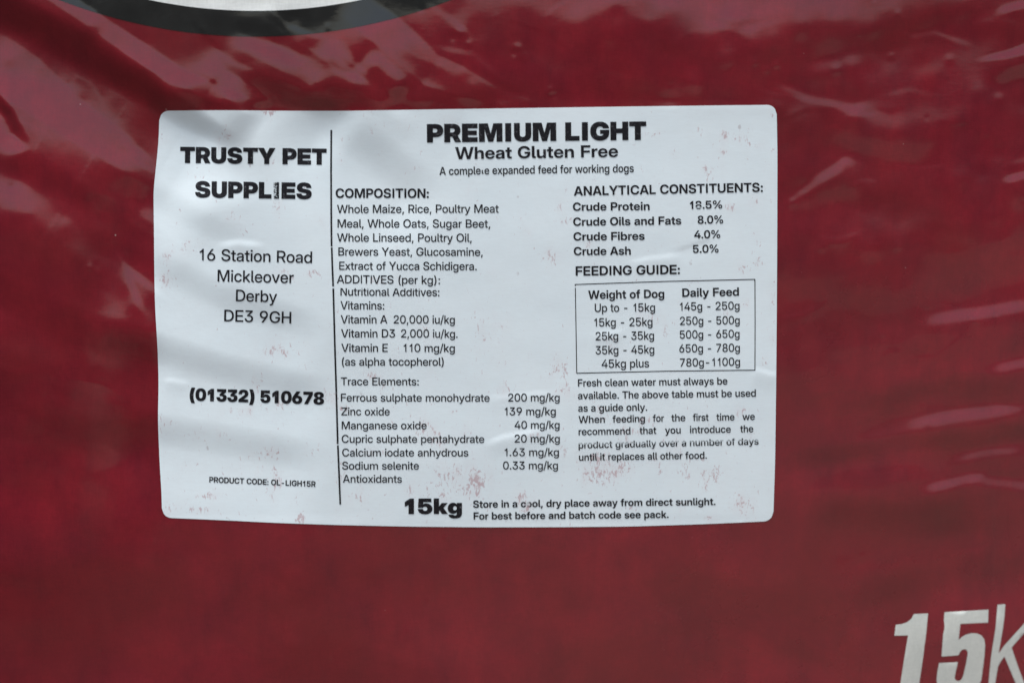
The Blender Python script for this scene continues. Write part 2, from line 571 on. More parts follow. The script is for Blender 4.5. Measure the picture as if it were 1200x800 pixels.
def build_body():
    us = axis(600 + (XB - HALF) / PX, 600 + (XB + HALF) / PX, -40, 1240, 2.0, 12.0)
    vs = axis(400 - (TOP - ZC) / PX, 400 + ZC / PX, -45, 850, 2.0, 12.0)
    U, V = np.meshgrid(us, vs, indexing='ij')
    X, Z = (U - 600) * PX, ZC - (V - 400) * PX
    D = depth(X, Z)
    front = np.stack([X, -D, Z], -1)
    # back sheet, coarser, sharing the outline
    bu, bv = us[::6] if (len(us) - 1) % 6 == 0 else np.append(us[::6], us[-1]), np.append(vs[::6], vs[-1])
    bu, bv = np.unique(bu), np.unique(bv)
    U2, V2 = np.meshgrid(bu, bv, indexing='ij')
    X2, Z2 = (U2 - 600) * PX, ZC - (V2 - 400) * PX
    back = np.stack([X2, bulge(X2, Z2) * 1.1, Z2], -1)
    # the flat base joins the two sheets
    b0 = front[:, -1, :]
    b1 = b0.copy()
    b1[:, 1] = bulge(b0[:, 0], b0[:, 2]) * 1.1
    base = np.stack([b0, b1], 1)
    n1, n2 = front.shape[0] * front.shape[1], back.shape[0] * back.shape[1]
    verts = np.concatenate([front.reshape(-1, 3), back.reshape(-1, 3), base.reshape(-1, 3)])
    faces = np.concatenate([grid_faces(*front.shape[:2], flip=True), grid_faces(*back.shape[:2], base=n1),
                            grid_faces(*base.shape[:2], base=n1 + n2)])
    link('sack_body', verts, faces, FILM_RED, sack)


build_body()


# round logo panel above the view: only its lower rim shows in the photograph
def build_roundel():
    cu, cv = 299.0, -592.0
    th = np.unique(np.concatenate([np.linspace(0, 2 * math.pi, 241)[:-1], np.linspace(R(60), R(120), 400)]))
    th = np.append(th, th[0] + 2 * math.pi)

    def sheet(name, radii, mat, off):
        T, Q = np.meshgrid(th, np.array(radii), indexing='ij')
        u, v = cu + Q * np.cos(T), cv + Q * np.sin(T)
        X, Z = (u - 600) * PX, ZC - (v - 400) * PX
        # keep the printed size where the photograph shows it
        vis = v > -160
        if vis.any():
            xh, zh = pixel_hit(u[vis], v[vis], depth)
            w = smooth((v[vis] + 160) / 120)
            X[vis] = X[vis] * (1 - w) + xh * w
            Z[vis] = Z[vis] * (1 - w) + zh * w
        link(name, on_sack(X, Z, off).reshape(-1, 3), grid_faces(*T.shape), mat, sack)
    sheet('printed_ring', np.linspace(605, 635, 14), FILM_BLACK, 0.00008)
    sheet('printed_disc', np.concatenate([[1], np.linspace(20, 560, 50), np.linspace(565, 606, 18)]), FILM_WHITE, 0.00004)


build_roundel()


# ------------------------------------------------------------------ flat artwork -> triangles
def winding(px, py, loops):
    w = np.zeros(len(px), int)
    for L in loops:
        L = np.asarray(L, float)
        a, b = L, np.roll(L, -1, 0)
        for (x0, y0), (x1, y1) in zip(a, b):
            if y0 == y1:
                continue
            up = (y0 <= py) & (y1 > py)
            dn = (y1 <= py) & (y0 > py)
            xs = x0 + (py - y0) / (y1 - y0) * (x1 - x0)
            w += (up & (xs > px)).astype(int) - (dn & (xs > px)).astype(int)
    return w


def fill(loops, extra=(), cuts=(), drop=None):
    """Triangulate closed loops (non-zero winding); cuts are (ya, yb) bands left unprinted."""
    pts, edges = [], []
    for L in loops:
        b = len(pts)
        pts += [Vector(p) for p in L]
        edges += [(b + i, b + (i + 1) % len(L)) for i in range(len(L))]
    xs = [p[0] for p in pts]
    for ya, yb in cuts:
        for y in (ya, yb):
            b = len(pts)
            pts += [Vector((min(xs) - 5, y)), Vector((max(xs) + 5, y))]
            edges.append((b, b + 1))
    pts += [Vector(p) for p in extra]
    vo, _, fo, *_ = delaunay_2d_cdt(pts, edges, [], 0, 1e-4)
    V = np.array([(p[0], p[1]) for p in vo])
    F = np.array([f for f in fo if len(f) == 3])
    c = V[F].mean(1)
    keep = winding(c[:, 0], c[:, 1], loops) != 0
    for ya, yb in cuts:
        keep &= ~((c[:, 1] > ya) & (c[:, 1] < yb))
    if drop is not None:
        keep &= ~drop(c)
    F = F[keep]
    used, inv = np.unique(F, return_inverse=True)
    V, F = V[used], inv.reshape(-1, 3)
    # face the viewer
    a = V[F]
    ar = (a[:, 1, 0] - a[:, 0, 0]) * (a[:, 2, 1] - a[:, 0, 1]) - (a[:, 2, 0] - a[:, 0, 0]) * (a[:, 1, 1] - a[:, 0, 1])
    F[ar < 0] = F[ar < 0][:, ::-1]
    return V, F


# printed "15kg" low on the sack (photo pixels)
def build_weight_print():
    s = lambda L: [(1000 + x / 6, 680 + y / 6) for x, y in L]
    one = [(425, 233), (525, 228), (512, 370), (487, 560), (463, 720), (450, 812), (318, 816), (330, 720), (352, 580), (384, 383),
           (288, 385), (298, 308), (340, 303), (378, 290), (405, 268)]
    five = [(640, 220), (950, 202), (947, 293), (752, 302), (740, 415), (760, 396), (790, 378), (830, 367), (872, 370), (902, 385),
            (920, 410), (926, 445), (922, 520), (905, 660), (898, 700), (880, 745), (845, 788), (800, 806), (750, 813), (700, 812),
            (650, 802), (612, 780), (590, 740), (585, 690), (590, 640), (602, 577), (735, 570), (720, 635), (712, 680), (718, 696),
            (733, 704), (750, 700), (764, 685), (775, 655), (790, 590), (803, 520), (804, 500), (797, 486), (782, 479), (764, 484),
            (750, 498), (740, 522), (620, 532)]
    k = [(1013, 168), (1068, 163), (1062, 250), (1050, 340), (1035, 430), (1020, 512), (1060, 455), (1110, 400), (1200, 300),
         (1265, 230), (1322, 228), (1200, 368), (1150, 425), (1112, 468), (1150, 580), (1200, 715), (1240, 812), (1180, 814),
         (1125, 680), (1062, 530), (1040, 560), (1018, 598), (1006, 660), (998, 720), (988, 814), (934, 816), (950, 720), (960, 610),
         (970, 520), (985, 420), (1000, 330)]
    el = lambda cx, cy, rx, ry: [(cx + rx * math.cos(t) - 0.13 * ry * math.sin(t), cy + ry * math.sin(t))
                                 for t in np.linspace(0, 2 * math.pi, 33)[:-1]]
    gl = [el(1430, 600, 105, 225), el(1430, 600, 55, 175)[::-1],
          [(1535, 385), (1585, 382), (1520, 850), (1480, 950), (1400, 990), (1310, 975), (1320, 925), (1400, 940), (1450, 910), (1475, 840)]]
    verts, faces, n = [], [], 0
    for loops in ([one], [five], [k], gl[:2], gl[2:]):
        loops = [s(L) for L in loops]
        A = np.concatenate([np.array(L) for L in loops])
        gx, gy = np.meshgrid(np.arange(A[:, 0].min() + 2.1, A[:, 0].max(), 5.0), np.arange(A[:, 1].min() + 1.7, A[:, 1].max(), 5.0))
        V, F = fill(loops, list(zip(gx.ravel(), gy.ravel())))
        verts.append(at_pixels(V[:, 0], V[:, 1], 0.00008))
        faces.append(F[:, ::-1] + n)
        n += len(V)
    link('printed_weight', np.concatenate(verts), np.concatenate(faces), FILM_SILVER, sack)


build_weight_print()

# ------------------------------------------------------------------ the stuck-on label
EDGE = {k: np.array(v, float) for k, v in LBL.items()}
LIFT = 0.00011


def curve(pts, t, ax):
    """Smooth curve through edge points, as a function of the running coordinate."""
    a = pts[:, ax]
    n = np.linspace(0, 1, 200)
    val = np.interp(a[0] + n * (a[-1] - a[0]), a, pts[:, 1 - ax])
    ker = np.exp(-np.linspace(-2, 2, 25) ** 2)
    ker /= ker.sum()
    pad = np.concatenate([2 * val[0] - val[12:0:-1], val, 2 * val[-1] - val[-2:-14:-1]])
    val = np.convolve(pad, ker, 'valid')
    return a[0] + t * (a[-1] - a[0]), np.interp(t, n, val)


def label_uv(s, t):
    """Coons patch over the label's four measured edges; s, t in 0..1."""
    tu, tv = curve(EDGE['top'], s, 0)
    bu, bv = curve(EDGE['bottom'], s, 0)
    lv, lu = curve(EDGE['left'], t, 1)
    rv, ru = curve(EDGE['right'], t, 1)
    c00, c10 = EDGE['top'][0], EDGE['top'][-1]
    c01, c11 = EDGE['bottom'][0], EDGE['bottom'][-1]
    u = (1 - t) * tu + t * bu + (1 - s) * lu + s * ru - ((1 - s) * (1 - t) * c00[0] + s * (1 - t) * c10[0] + (1 - s) * t * c01[0] + s * t * c11[0])
    v = (1 - t) * tv + t * bv + (1 - s) * lv + s * rv - ((1 - s) * (1 - t) * c00[1] + s * (1 - t) * c10[1] + (1 - s) * t * c01[1] + s * t * c11[1])
    return u, v


SCUFFS = [
    (330, 410, 22, 12, .8), (365, 320, 13, 6, .8), (195, 300, 10, 10, .7), (196, 330, 10, 12, .7), (345, 335, 4, 14, .6),
    (318, 531, 20, 7, .9), (368, 525, 8, 6, .6), (352, 606, 6, 7, 1.2), (199, 596, 10, 8, .8), (237, 581, 12, 4, .8),
    (234, 597, 16, 5, .8), (322, 555, 8, 12, .5), (288, 481, 22, 7, .7), (260, 508, 6, 7, .6), (196, 495, 10, 6, .6),
    (520, 570, 22, 18, .6), (560, 572, 16, 20, .6), (540, 550, 26, 10, .5), (612, 583, 9, 8, 1.2), (618, 596, 6, 6, .9),
    (700, 556, 22, 14, .9), (730, 546, 16, 12, .8), (836, 555, 13, 11, .9), (870, 590, 14, 13, .9), (742, 594, 8, 6, .7),
    (832, 607, 6, 5, .9), (804, 550, 6, 14, .8), (826, 568, 5, 10, .6), (855, 243, 9, 6, 1.1), (884, 236, 10, 8, .5),
    (890, 308, 6, 5, .8), (905, 350, 5, 20, .5), (896, 424, 6, 8, .7), (870, 480, 8, 6, .8), (755, 492, 14, 6, .7),
    (702, 480, 9, 9, .6), (560, 380, 10, 16, .6), (585, 382, 8, 8, .5), (655, 432, 10, 14, .7), (590, 456, 8, 8, .7),
    (440, 330, 12, 6, .8), (435, 440, 12, 6, .5), (790, 182, 5, 5, .7), (848, 178, 6, 5, .9), (846, 160, 8, 8, .6),
    (768, 156, 12, 6, .6), (500, 386, 9, 16, .6), (430, 530, 22, 8, .5), (500, 505, 16, 12, .7), (520, 520, 12, 10, .6),
    (400, 560, 5, 14, .6), (420, 580, 12, 10, .5), (260, 165, 8, 10, .6), (235, 205, 14, 8, .5), (322, 240, 8, 8, .9),
    (435, 152, 5, 10, .7), (487, 197, 6, 4, .8), (400, 190, 5, 4, .6), (550, 225, 6, 10, .5), (812, 333, 5, 6, .6),
    (850, 366, 8, 6, .6), (780, 385, 8, 10, .5), (745, 330, 5, 10, .5), (655, 245, 5, 5, .8), (660, 260, 10, 5, .6),
    (640, 590, 20, 6, .5), (575, 600, 5, 10, .5), (480, 575, 8, 10, .6), (905, 135, 5, 6, .8), (905, 175, 5, 4, .6),
    (745, 505, 10, 5, .8), (770, 540, 8, 10, .6), (700, 535, 14, 8, .6), (430, 132, 10, 4, .6), (312, 132, 10, 4, .9),
]


def build_label():
    nx, ny = 361, 243
    wpx, hpx, r = 720.0, 483.0, 11.0
    S, T = np.meshgrid(np.linspace(0, 1, nx), np.linspace(0, 1, ny), indexing='ij')
    # rounded corners: pull each column's ends in where the corner arc is
    d = np.minimum(S, 1 - S) * wpx
    inset = np.where(d < r, r - np.sqrt(np.clip(r * r - (r - d) ** 2, 0, None)), 0) / hpx
    T2 = inset + T * (1 - 2 * inset)
    u, v = label_uv(S.ravel(), T2.ravel())
    top = at_pixels(u, v, LIFT).reshape(nx, ny, 3)
    rim_i = np.concatenate([np.stack([np.arange(nx - 1), np.zeros(nx - 1)], 1), np.stack([np.full(ny - 1, nx - 1), np.arange(ny - 1)], 1),
                            np.stack([np.arange(nx - 1, 0, -1), np.full(nx - 1, ny - 1)], 1), np.stack([np.zeros(ny - 1), np.arange(ny - 1, 0, -1)], 1)]).astype(int)
    ring = rim_i[:, 0] * ny + rim_i[:, 1]
    V = top.reshape(-1, 3)
    m = len(ring)
    low = V[ring].copy()
    low[:, 1] += LIFT * 1.2
    n = len(V) + m                                   # the cut edge has its own corners, so it shades sharp
    nxt = np.roll(np.arange(m), -1)
    side = np.stack([len(V) + np.arange(m), len(V) + nxt, n + nxt, n + np.arange(m)], 1)
    o = link('product_label', np.concatenate([V, V[ring], low]), np.concatenate([grid_faces(nx, ny, flip=True), side]), PAPER, sack)
    o['label'] = 'white rectangular paper label with rounded corners, black printing and red scuff marks'
    dens = np.zeros(len(V))
    for cu_, cv_, ru_, rv_, a in SCUFFS:
        dens += a * np.exp(-((u - cu_) / ru_) ** 2 - ((v - cv_) / rv_) ** 2)
    r2 = np.random.default_rng(3)
    for _ in range(110):
        dens += r2.uniform(0.2, 0.6) * np.exp(-((u - r2.uniform(185, 905)) / r2.uniform(4, 14)) ** 2 - ((v - r2.uniform(130, 612)) / r2.uniform(4, 14)) ** 2)
    dens = 0.08 + 0.10 * smooth((v - 250) / 300) + dens
    at = o.data.attributes.new('scuff', 'FLOAT', 'POINT')
    at.data.foreach_set('value', np.concatenate([np.clip(dens, 0, 1.3), np.zeros(2 * m)]).astype(np.float32))
    return o


label = build_label()

# ------------------------------------------------------------------ lettering
# letter shapes: code : advance : closed outlines, in thousandths of the type size
GLYPHS = {
'R': '''
32:280:
40:391:128,291 130,347 135,404 143,462 154,520 168,576 185,630 204,680 224,726 246,766 351,766 329,717 309,666 291,613 275,559 262,504 251,449 244,395 239,342 237,291 239,245 243,200 250,155 259,109 272,62 287,14 305,-36 327,-88 351,-142 246,-142 211,-75 181,-5 158,67 141,141 131,216
41:391:40,-142 64,-88 86,-35 104,14 119,63 131,110 141,155 148,201 152,246 153,291 152,342 147,395 139,449 129,504 116,559 100,613 82,666 62,717 40,766 144,766 167,726 187,680 206,630 222,576 236,520 248,462 256,404 261,347 263,291 259,215 249,141 233,67 209,-5 180,-75 144,-142
44:269:51,-152 92,108 203,108 129,-152
45:645:484,343 484,249 161,249 161,343
46:269:136,-8 118,-6 101,1 86,12 75,27 68,44 66,62 68,81 75,98 86,112 101,124 118,130 136,133 155,130 172,124 186,112 198,98 204,81 207,62 204,44 198,27 186,12 172,1 155,-6
47:347:339,762 105,-109 8,-109 242,762
48:645:323,-11 269,-6 220,9 177,34 140,69 109,112 85,164 67,223 56,290 52,363 56,437 67,504 85,563 109,615 140,658 177,693 220,719 269,734 323,739 377,734 425,719 468,693 505,658 536,615 561,563 579,504 589,437 593,363 589,290 579,223 561,164 536,112 505,69 468,34 425,9 377,-6;323,84 355,88 385,99 411,118 433,143 451,175 466,213 477,258 483,308 485,363 483,419 477,469 466,514 451,552 433,584 411,610 385,628 355,640 323,643 290,640 261,628 235,610 212,584 194,552 179,514 169,469 162,419 160,363 162,308 169,258 179,213 194,175 212,143 235,118 261,99 290,88
49:556:400,0 400,727 330,727 248,622 152,557 152,464 232,494 302,544 302,0
50:645:77,0 77,87 336,325 361,349 383,371 403,392 419,411 433,431 444,450 451,470 456,492 457,514 456,540 450,563 441,583 428,601 413,616 394,628 373,637 349,642 323,644 295,642 270,635 248,625 229,611 213,594 200,573 190,549 185,522 183,493 77,493 81,540 91,583 108,621 131,656 160,685 194,708 233,725 276,735 323,739 369,736 410,726 448,711 482,690 510,664 533,634 551,599 561,561 564,519 562,489 557,460 547,432 533,405 516,377 494,349 468,320 437,288 402,255 231,98 231,96 570,96 570,0
51:645:322,-11 272,-8 226,2 185,19 148,42 118,70 93,103 74,140 63,180 59,224 171,224 173,197 180,172 190,149 204,130 222,113 242,100 266,91 292,85 320,83 348,85 374,91 397,100 418,113 435,129 449,149 459,171 466,195 468,222 465,248 459,273 448,294 433,313 414,329 390,342 364,351 333,356 299,358 211,358 211,439 404,630 404,632 102,632 102,728 544,728 544,636 308,404 308,427 364,428 413,422 456,409 493,389 524,364 548,334 565,299 576,261 579,220 575,176 565,136 546,100 522,67 491,40 456,18 415,2 370,-8
52:645:36,162 36,252 361,728 476,728 156,258 156,256 609,256 609,162;399,0 399,189 399,231 399,454 505,454 505,0
53:645:322,-10 276,-7 233,3 194,18 158,40 128,66 104,97 85,131 72,169 67,211 177,211 181,187 188,165 199,146 214,128 231,113 251,100 273,91 297,86 322,84 350,86 375,93 398,104 418,119 435,137 448,159 459,183 465,209 467,238 465,267 459,294 449,318 435,340 419,358 399,373 377,384 352,391 325,393 293,391 263,384 237,373 214,358 196,339 183,316 77,319 104,728 535,728 535,632 204,632 187,423 189,423 209,442 232,458 258,470 285,479 314,484 344,486 377,484 407,478 436,468 463,454 488,437 510,417 529,393 545,367 558,339 568,308 574,275 576,240 572,193 561,150 544,111 520,76 490,46 455,22 415,4 370,-7
54:645:324,-11 277,-7 233,3 193,20 158,44 128,73 104,108 86,147 75,190 72,237 74,274 83,312 98,351 119,393 146,440 181,492 346,728 469,728 224,386 208,386 216,398 225,411 235,424 248,435 262,446 279,455 298,462 320,466 344,467 388,464 427,454 463,438 495,416 522,388 544,356 561,319 570,278 574,234 570,188 559,145 542,107 518,72 488,44 453,20 414,3 371,-7;322,83 349,85 373,92 396,103 416,118 433,136 447,157 457,180 463,206 466,233 463,260 457,286 447,309 433,330 416,348 396,362 373,373 349,379 322,382 296,379 272,373 249,362 229,348 212,330 198,309 188,286 182,261 180,234 182,206 188,181 198,157 212,136 229,118 249,103 272,92 296,85
55:645:131,0 449,629 449,630 81,630 81,728 564,728 564,628 248,0
56:645:322,-11 273,-8 229,0 188,15 151,35 121,59 96,88 78,120 67,156 63,194 65,225 72,255 84,282 100,307 119,329 141,347 166,362 194,373 224,379 224,380 186,391 154,409 126,435 105,467 93,503 89,543 92,580 102,613 119,644 142,671 169,695 202,714 239,728 279,736 322,739 366,736 406,728 443,714 475,695 503,672 526,644 542,613 552,580 556,543 551,503 539,467 518,435 491,409 459,391 422,380 422,379 451,373 479,362 504,347 526,328 545,307 561,282 573,254 580,225 582,194 578,156 567,120 549,88 524,59 493,35 457,15 416,0 371,-8;322,80 351,81 376,86 399,95 420,106 437,120 450,137 460,156 466,178 468,201 466,225 460,247 450,268 435,285 418,301 398,313 375,322 350,328 322,330 295,328 270,322 247,313 226,301 209,285 195,268 184,247 178,225 176,201 178,178 184,156 194,137 208,120 225,106 245,95 268,86 294,81;322,419 346,421 367,426 387,434 404,445 419,458 431,474 439,492 445,512 446,534 445,556 439,576 431,593 419,609 405,622 388,633 368,641 346,646 322,647 299,646 277,641 257,633 240,622 225,609 214,593 205,576 200,556 198,534 200,512 205,492 214,474 226,458 240,445 258,434 277,426 299,421
57:645:321,738 369,735 412,725 452,707 487,684 517,655 541,620 559,581 570,538 574,491 571,453 562,415 547,376 527,334 499,287 464,236 299,0 176,0 421,342 437,342 429,329 420,317 410,304 397,292 383,282 367,273 347,266 326,262 301,260 258,264 218,273 182,290 150,312 123,339 101,372 85,409 75,450 72,494 75,540 86,582 104,621 128,655 157,684 192,707 231,725 274,735;323,645 297,642 272,636 250,625 230,610 212,592 198,571 188,547 182,522 180,494 182,467 188,442 198,419 212,398 230,380 250,365 272,355 297,348 323,346 349,348 373,355 396,365 416,380 433,398 447,418 457,442 463,467 465,494 463,521 457,547 447,571 433,592 416,610 396,625 373,636 349,642
58:269:136,-8 118,-6 101,1 86,12 75,27 68,44 66,62 68,81 75,98 86,112 101,124 118,130 136,133 155,130 172,124 186,112 198,98 204,81 207,62 204,44 198,27 186,12 172,1 155,-6;136,361 118,364 101,371 86,382 75,397 68,413 66,432 68,451 75,467 86,482 101,493 118,500 136,502 155,500 172,493 186,482 198,467 204,451 207,432 204,413 198,397 186,382 172,371 155,364
65:685:11,0 274,728 412,728 674,0 550,0 413,404 401,440 388,480 375,521 361,567 345,619 328,678 358,678 340,619 324,567 310,521 297,479 285,440 273,404 133,0;158,187 158,282 527,282 527,187
66:644:68,0 68,728 341,728 389,725 432,717 470,704 503,685 529,663 551,637 566,607 575,573 578,537 576,510 571,485 563,463 551,443 537,426 520,411 500,398 479,388 455,379 455,377 482,372 507,363 531,351 552,335 571,316 586,293 597,266 604,236 607,203 604,164 594,129 578,97 556,69 528,45 493,26 452,11 405,3 351,0;181,95 342,95 387,98 424,108 454,124 475,146 487,173 492,205 490,228 484,249 474,268 461,284 445,298 425,309 401,317 375,322 346,324 181,324;181,415 337,415 362,416 385,421 405,428 423,438 438,451 450,466 459,484 464,503 466,525 462,555 451,581 432,603 407,619 375,629 338,633 181,633
67:726:380,-11 316,-6 258,9 205,35 157,71 118,114 85,166 61,226 47,291 42,363 47,436 61,502 85,561 117,613 157,657 204,692 258,718 316,734 380,739 418,737 455,731 491,721 524,708 555,691 583,671 609,647 631,620 650,591 666,558 678,523 686,485 571,485 565,508 557,530 547,549 534,567 520,583 504,597 487,609 468,619 448,626 427,632 404,635 381,636 337,632 297,621 261,602 230,577 204,545 183,508 168,464 159,416 156,363 159,311 168,263 183,220 204,182 230,150 261,125 297,106 337,95 381,91 404,93 427,96 448,101 468,109 487,119 504,130 520,144 534,160 546,178 557,197 565,218 572,242 686,242 678,205 666,170 651,138 632,108 609,82 584,58 556,37 525,20 492,7 456,-3 419,-9
68:700:306,0 126,0 126,98 299,98 351,102 397,112 437,130 470,154 497,184 518,221 533,263 542,311 545,365 542,418 533,466 518,508 498,544 471,574 439,598 400,615 356,626 306,629 122,629 122,728 313,728 381,723 443,708 498,684 545,650 585,609 617,559 640,501 654,436 658,365 654,293 640,228 616,170 584,120 544,78 496,44 440,20 376,5;182,728 182,0 68,0 68,728
69:594:68,0 68,728 554,728 554,629 182,629 182,418 526,418 526,321 182,321 182,98 554,98 554,0
70:570:68,0 68,728 540,728 540,629 182,629 182,411 512,411 512,314 182,314 182,0
71:736:379,-11 315,-6 257,10 204,36 157,71 117,115 85,167 61,227 47,292 42,363 47,436 61,502 85,561 118,613 158,657 205,692 258,718 315,734 377,739 416,737 453,731 489,721 522,707 554,690 582,670 608,646 630,620 650,591 666,560 678,526 685,491 570,491 564,512 555,532 545,550 533,567 519,582 503,596 486,608 467,618 447,626 425,631 403,635 379,636 336,632 297,621 262,602 231,577 205,545 184,508 168,465 159,416 156,363 159,311 168,263 184,220 205,182 231,150 262,125 298,106 337,95 380,91 417,94 451,102 482,115 510,134 534,156 553,183 567,213 576,246 579,283 610,280 401,280 401,373 690,373 690,289 686,232 672,180 650,133 619,91 582,56 539,27 490,6 436,-7
72:719:68,0 68,728 182,728 182,421 538,421 538,728 651,728 651,0 538,0 538,323 182,323 182,0
73:268:85,0 183,0 183,727 85,727
76:549:68,0 68,728 182,728 182,98 521,98 521,0
77:881:68,0 68,728 230,728 388,312 393,299 398,283 404,266 410,247 416,228 423,208 429,187 435,168 441,149 447,131 451,115 455,102 429,102 433,115 437,131 443,149 449,168 455,187 461,207 467,227 474,247 480,265 486,283 491,298 495,312 651,728 813,728 813,0 702,0 702,390 702,407 702,425 702,444 702,464 703,485 703,507 704,529 705,551 705,574 706,596 706,618 706,639 720,639 712,615 704,591 696,567 689,543 681,520 674,497 667,476 660,456 654,437 648,420 642,404 637,390 488,0 394,0 243,390 238,404 233,419 227,437 220,456 213,476 206,497 198,519 191,542 183,566 175,590 166,614 158,639 175,639 175,618 176,597 176,575 177,552 177,530 178,508 178,486 179,465 179,444 179,425 180,407 180,390 180,0
78:725:68,0 68,728 194,728 466,296 474,283 483,268 493,251 504,233 516,213 527,192 539,170 551,149 562,127 550,107 548,129 547,152 546,177 545,203 545,227 544,251 544,273 543,291 543,306 543,728 657,728 657,0 530,0 286,386 277,402 266,419 254,439 241,462 226,486 211,513 194,542 177,573 158,606 175,622 176,586 178,553 179,521 180,492 181,465 181,441 182,420 182,402 182,387 182,0
79:753:376,-11 314,-6 257,9 204,35 158,71 118,114 85,166 61,226 47,291 42,363 47,436 61,502 85,561 118,613 158,657 204,692 257,718 314,734 376,739 438,734 496,718 548,692 595,657 635,613 667,561 691,502 706,436 710,363 706,291 691,226 667,166 635,114 595,71 548,35 496,9 438,-6;376,91 416,95 454,105 488,123 519,147 546,178 568,215 584,259 594,308 597,363 594,419 584,468 568,512 546,549 519,580 488,605 454,622 416,633 376,636 336,633 299,622 264,604 233,580 207,549 185,512 169,468 159,419 156,363 159,308 169,259 185,215 207,178 233,147 264,123 299,106 336,95
80:625:68,0 68,728 338,728 388,724 434,715 474,699 509,677 538,651 562,619 578,582 589,542 592,498 588,453 578,413 561,376 537,344 508,318 472,296 431,280 386,270 335,267 133,267 133,365 330,365 361,366 388,372 411,381 432,393 449,409 462,427 472,449 478,472 480,498 478,523 472,547 462,568 449,586 432,601 411,614 388,623 360,628 330,630 182,630 182,0
82:642:68,0 68,728 343,728 394,724 439,715 480,699 515,678 544,652 567,620 584,584 594,544 598,499 594,455 583,415 566,379 542,348 511,322 475,301 434,285 388,276 337,273 134,273 134,369 337,369 367,371 394,376 417,385 438,397 455,412 468,430 478,451 483,474 485,499 483,525 477,548 468,569 454,587 437,602 417,614 393,623 366,629 336,630 182,630 182,0;486,0 313,328 437,328 613,0
83:633:321,-12 266,-9 216,1 172,17 133,39 101,67 75,100 56,139 44,181 40,229 152,229 155,200 162,175 174,152 190,132 209,116 232,103 259,94 289,88 321,86 352,88 380,92 405,100 427,111 446,124 461,140 472,158 479,178 481,200 479,218 474,235 466,249 455,262 440,274 421,284 399,294 373,303 343,311 262,330 198,350 146,374 106,403 78,438 61,479 55,526 59,567 70,604 88,638 113,668 144,692 180,712 221,727 267,736 316,739 366,736 411,727 452,711 488,690 518,665 542,634 560,598 572,558 576,515 467,515 460,551 445,582 422,607 392,626 356,637 314,641 287,639 262,635 238,627 218,616 201,604 187,588 177,571 170,552 168,532 170,514 175,499 184,485 196,472 211,461 229,451 251,442 276,434 304,426 380,408 413,399 443,389 471,378 496,366 518,351 538,336 555,319 568,300 579,279 587,256 592,232 594,205 590,164 579,126 560,91 535,61 504,36 466,15 422,0 374,-9
84:628:28,629 28,728 600,728 600,629 371,629 371,0 258,0 258,629
85:711:356,-12 300,-8 249,3 203,22 163,47 129,78 102,115 82,156 70,201 66,250 66,728 178,728 178,259 181,227 188,199 200,172 216,148 237,128 261,112 290,100 321,93 356,90 391,93 422,100 451,112 475,129 495,148 512,172 524,198 531,227 533,259 533,728 646,728 646,250 642,201 630,156 610,115 583,78 549,47 509,22 463,3 412,-8
86:683:275,0 11,728 133,728 274,324 285,290 298,251 311,209 326,161 342,108 360,50 330,50 347,108 363,161 377,209 391,251 403,290 413,324 550,728 671,728 412,0
87:977:209,0 11,728 130,728 234,312 241,286 247,259 252,233 258,206 264,180 269,153 275,126 280,100 285,73 267,73 272,100 277,126 283,153 288,180 294,206 300,233 306,259 313,286 319,312 427,728 550,728 657,312 663,286 670,259 676,233 682,206 688,180 694,153 699,126 705,100 710,73 691,73 696,100 701,126 707,153 712,180 718,206 724,233 730,259 736,286 742,312 846,728 965,728 767,0 638,0 521,437 513,469 505,503 497,537 490,573 482,611 474,650 502,650 494,611 486,574 479,538 472,504 464,470 455,437 339,0
89:670:280,0 280,289 11,728 142,728 279,498 292,476 305,453 318,431 330,408 342,385 355,360 319,360 331,385 343,408 355,431 368,453 380,476 393,498 528,728 659,728 392,289 392,0
90:626:35,0 35,87 382,540 399,562 416,583 434,605 452,626 470,648 488,669 501,630 472,630 443,629 413,629 384,629 355,629 326,629 45,629 45,728 589,728 589,640 248,195 231,172 212,150 194,127 175,104 156,81 137,59 124,97 153,98 182,98 210,98 239,98 268,98 297,98 592,98 592,0
97:540:217,-9 184,-7 153,-1 125,9 99,23 78,40 60,62 47,87 39,116 37,149 39,177 44,201 54,222 67,240 82,255 100,268 120,278 142,286 166,293 191,298 216,303 242,306 272,310 297,313 319,316 336,319 350,323 360,328 367,334 371,343 372,355 372,358 371,375 367,390 360,404 351,415 340,425 326,434 309,440 291,443 270,444 249,443 230,440 213,434 197,426 184,416 173,405 165,393 159,379 155,365 50,371 57,402 69,431 86,456 107,478 132,497 162,512 195,523 232,530 271,532 300,531 328,527 354,521 379,512 401,501 420,487 438,471 452,453 464,432 473,409 478,383 480,355 480,0 374,0 374,73 371,73 363,60 353,46 341,33 327,21 310,11 291,3 269,-4 245,-8;240,76 268,78 293,83 314,92 332,104 347,119 358,135 366,154 371,173 373,193 373,255 368,252 362,249 354,247 345,244 335,242 324,240 312,237 300,235 287,233 274,231 262,229 249,228 231,224 213,220 197,215 182,208 169,200 158,190 150,178 145,164 143,148 145,133 149,120 156,109 165,99 176,91 189,85 205,80 222,77
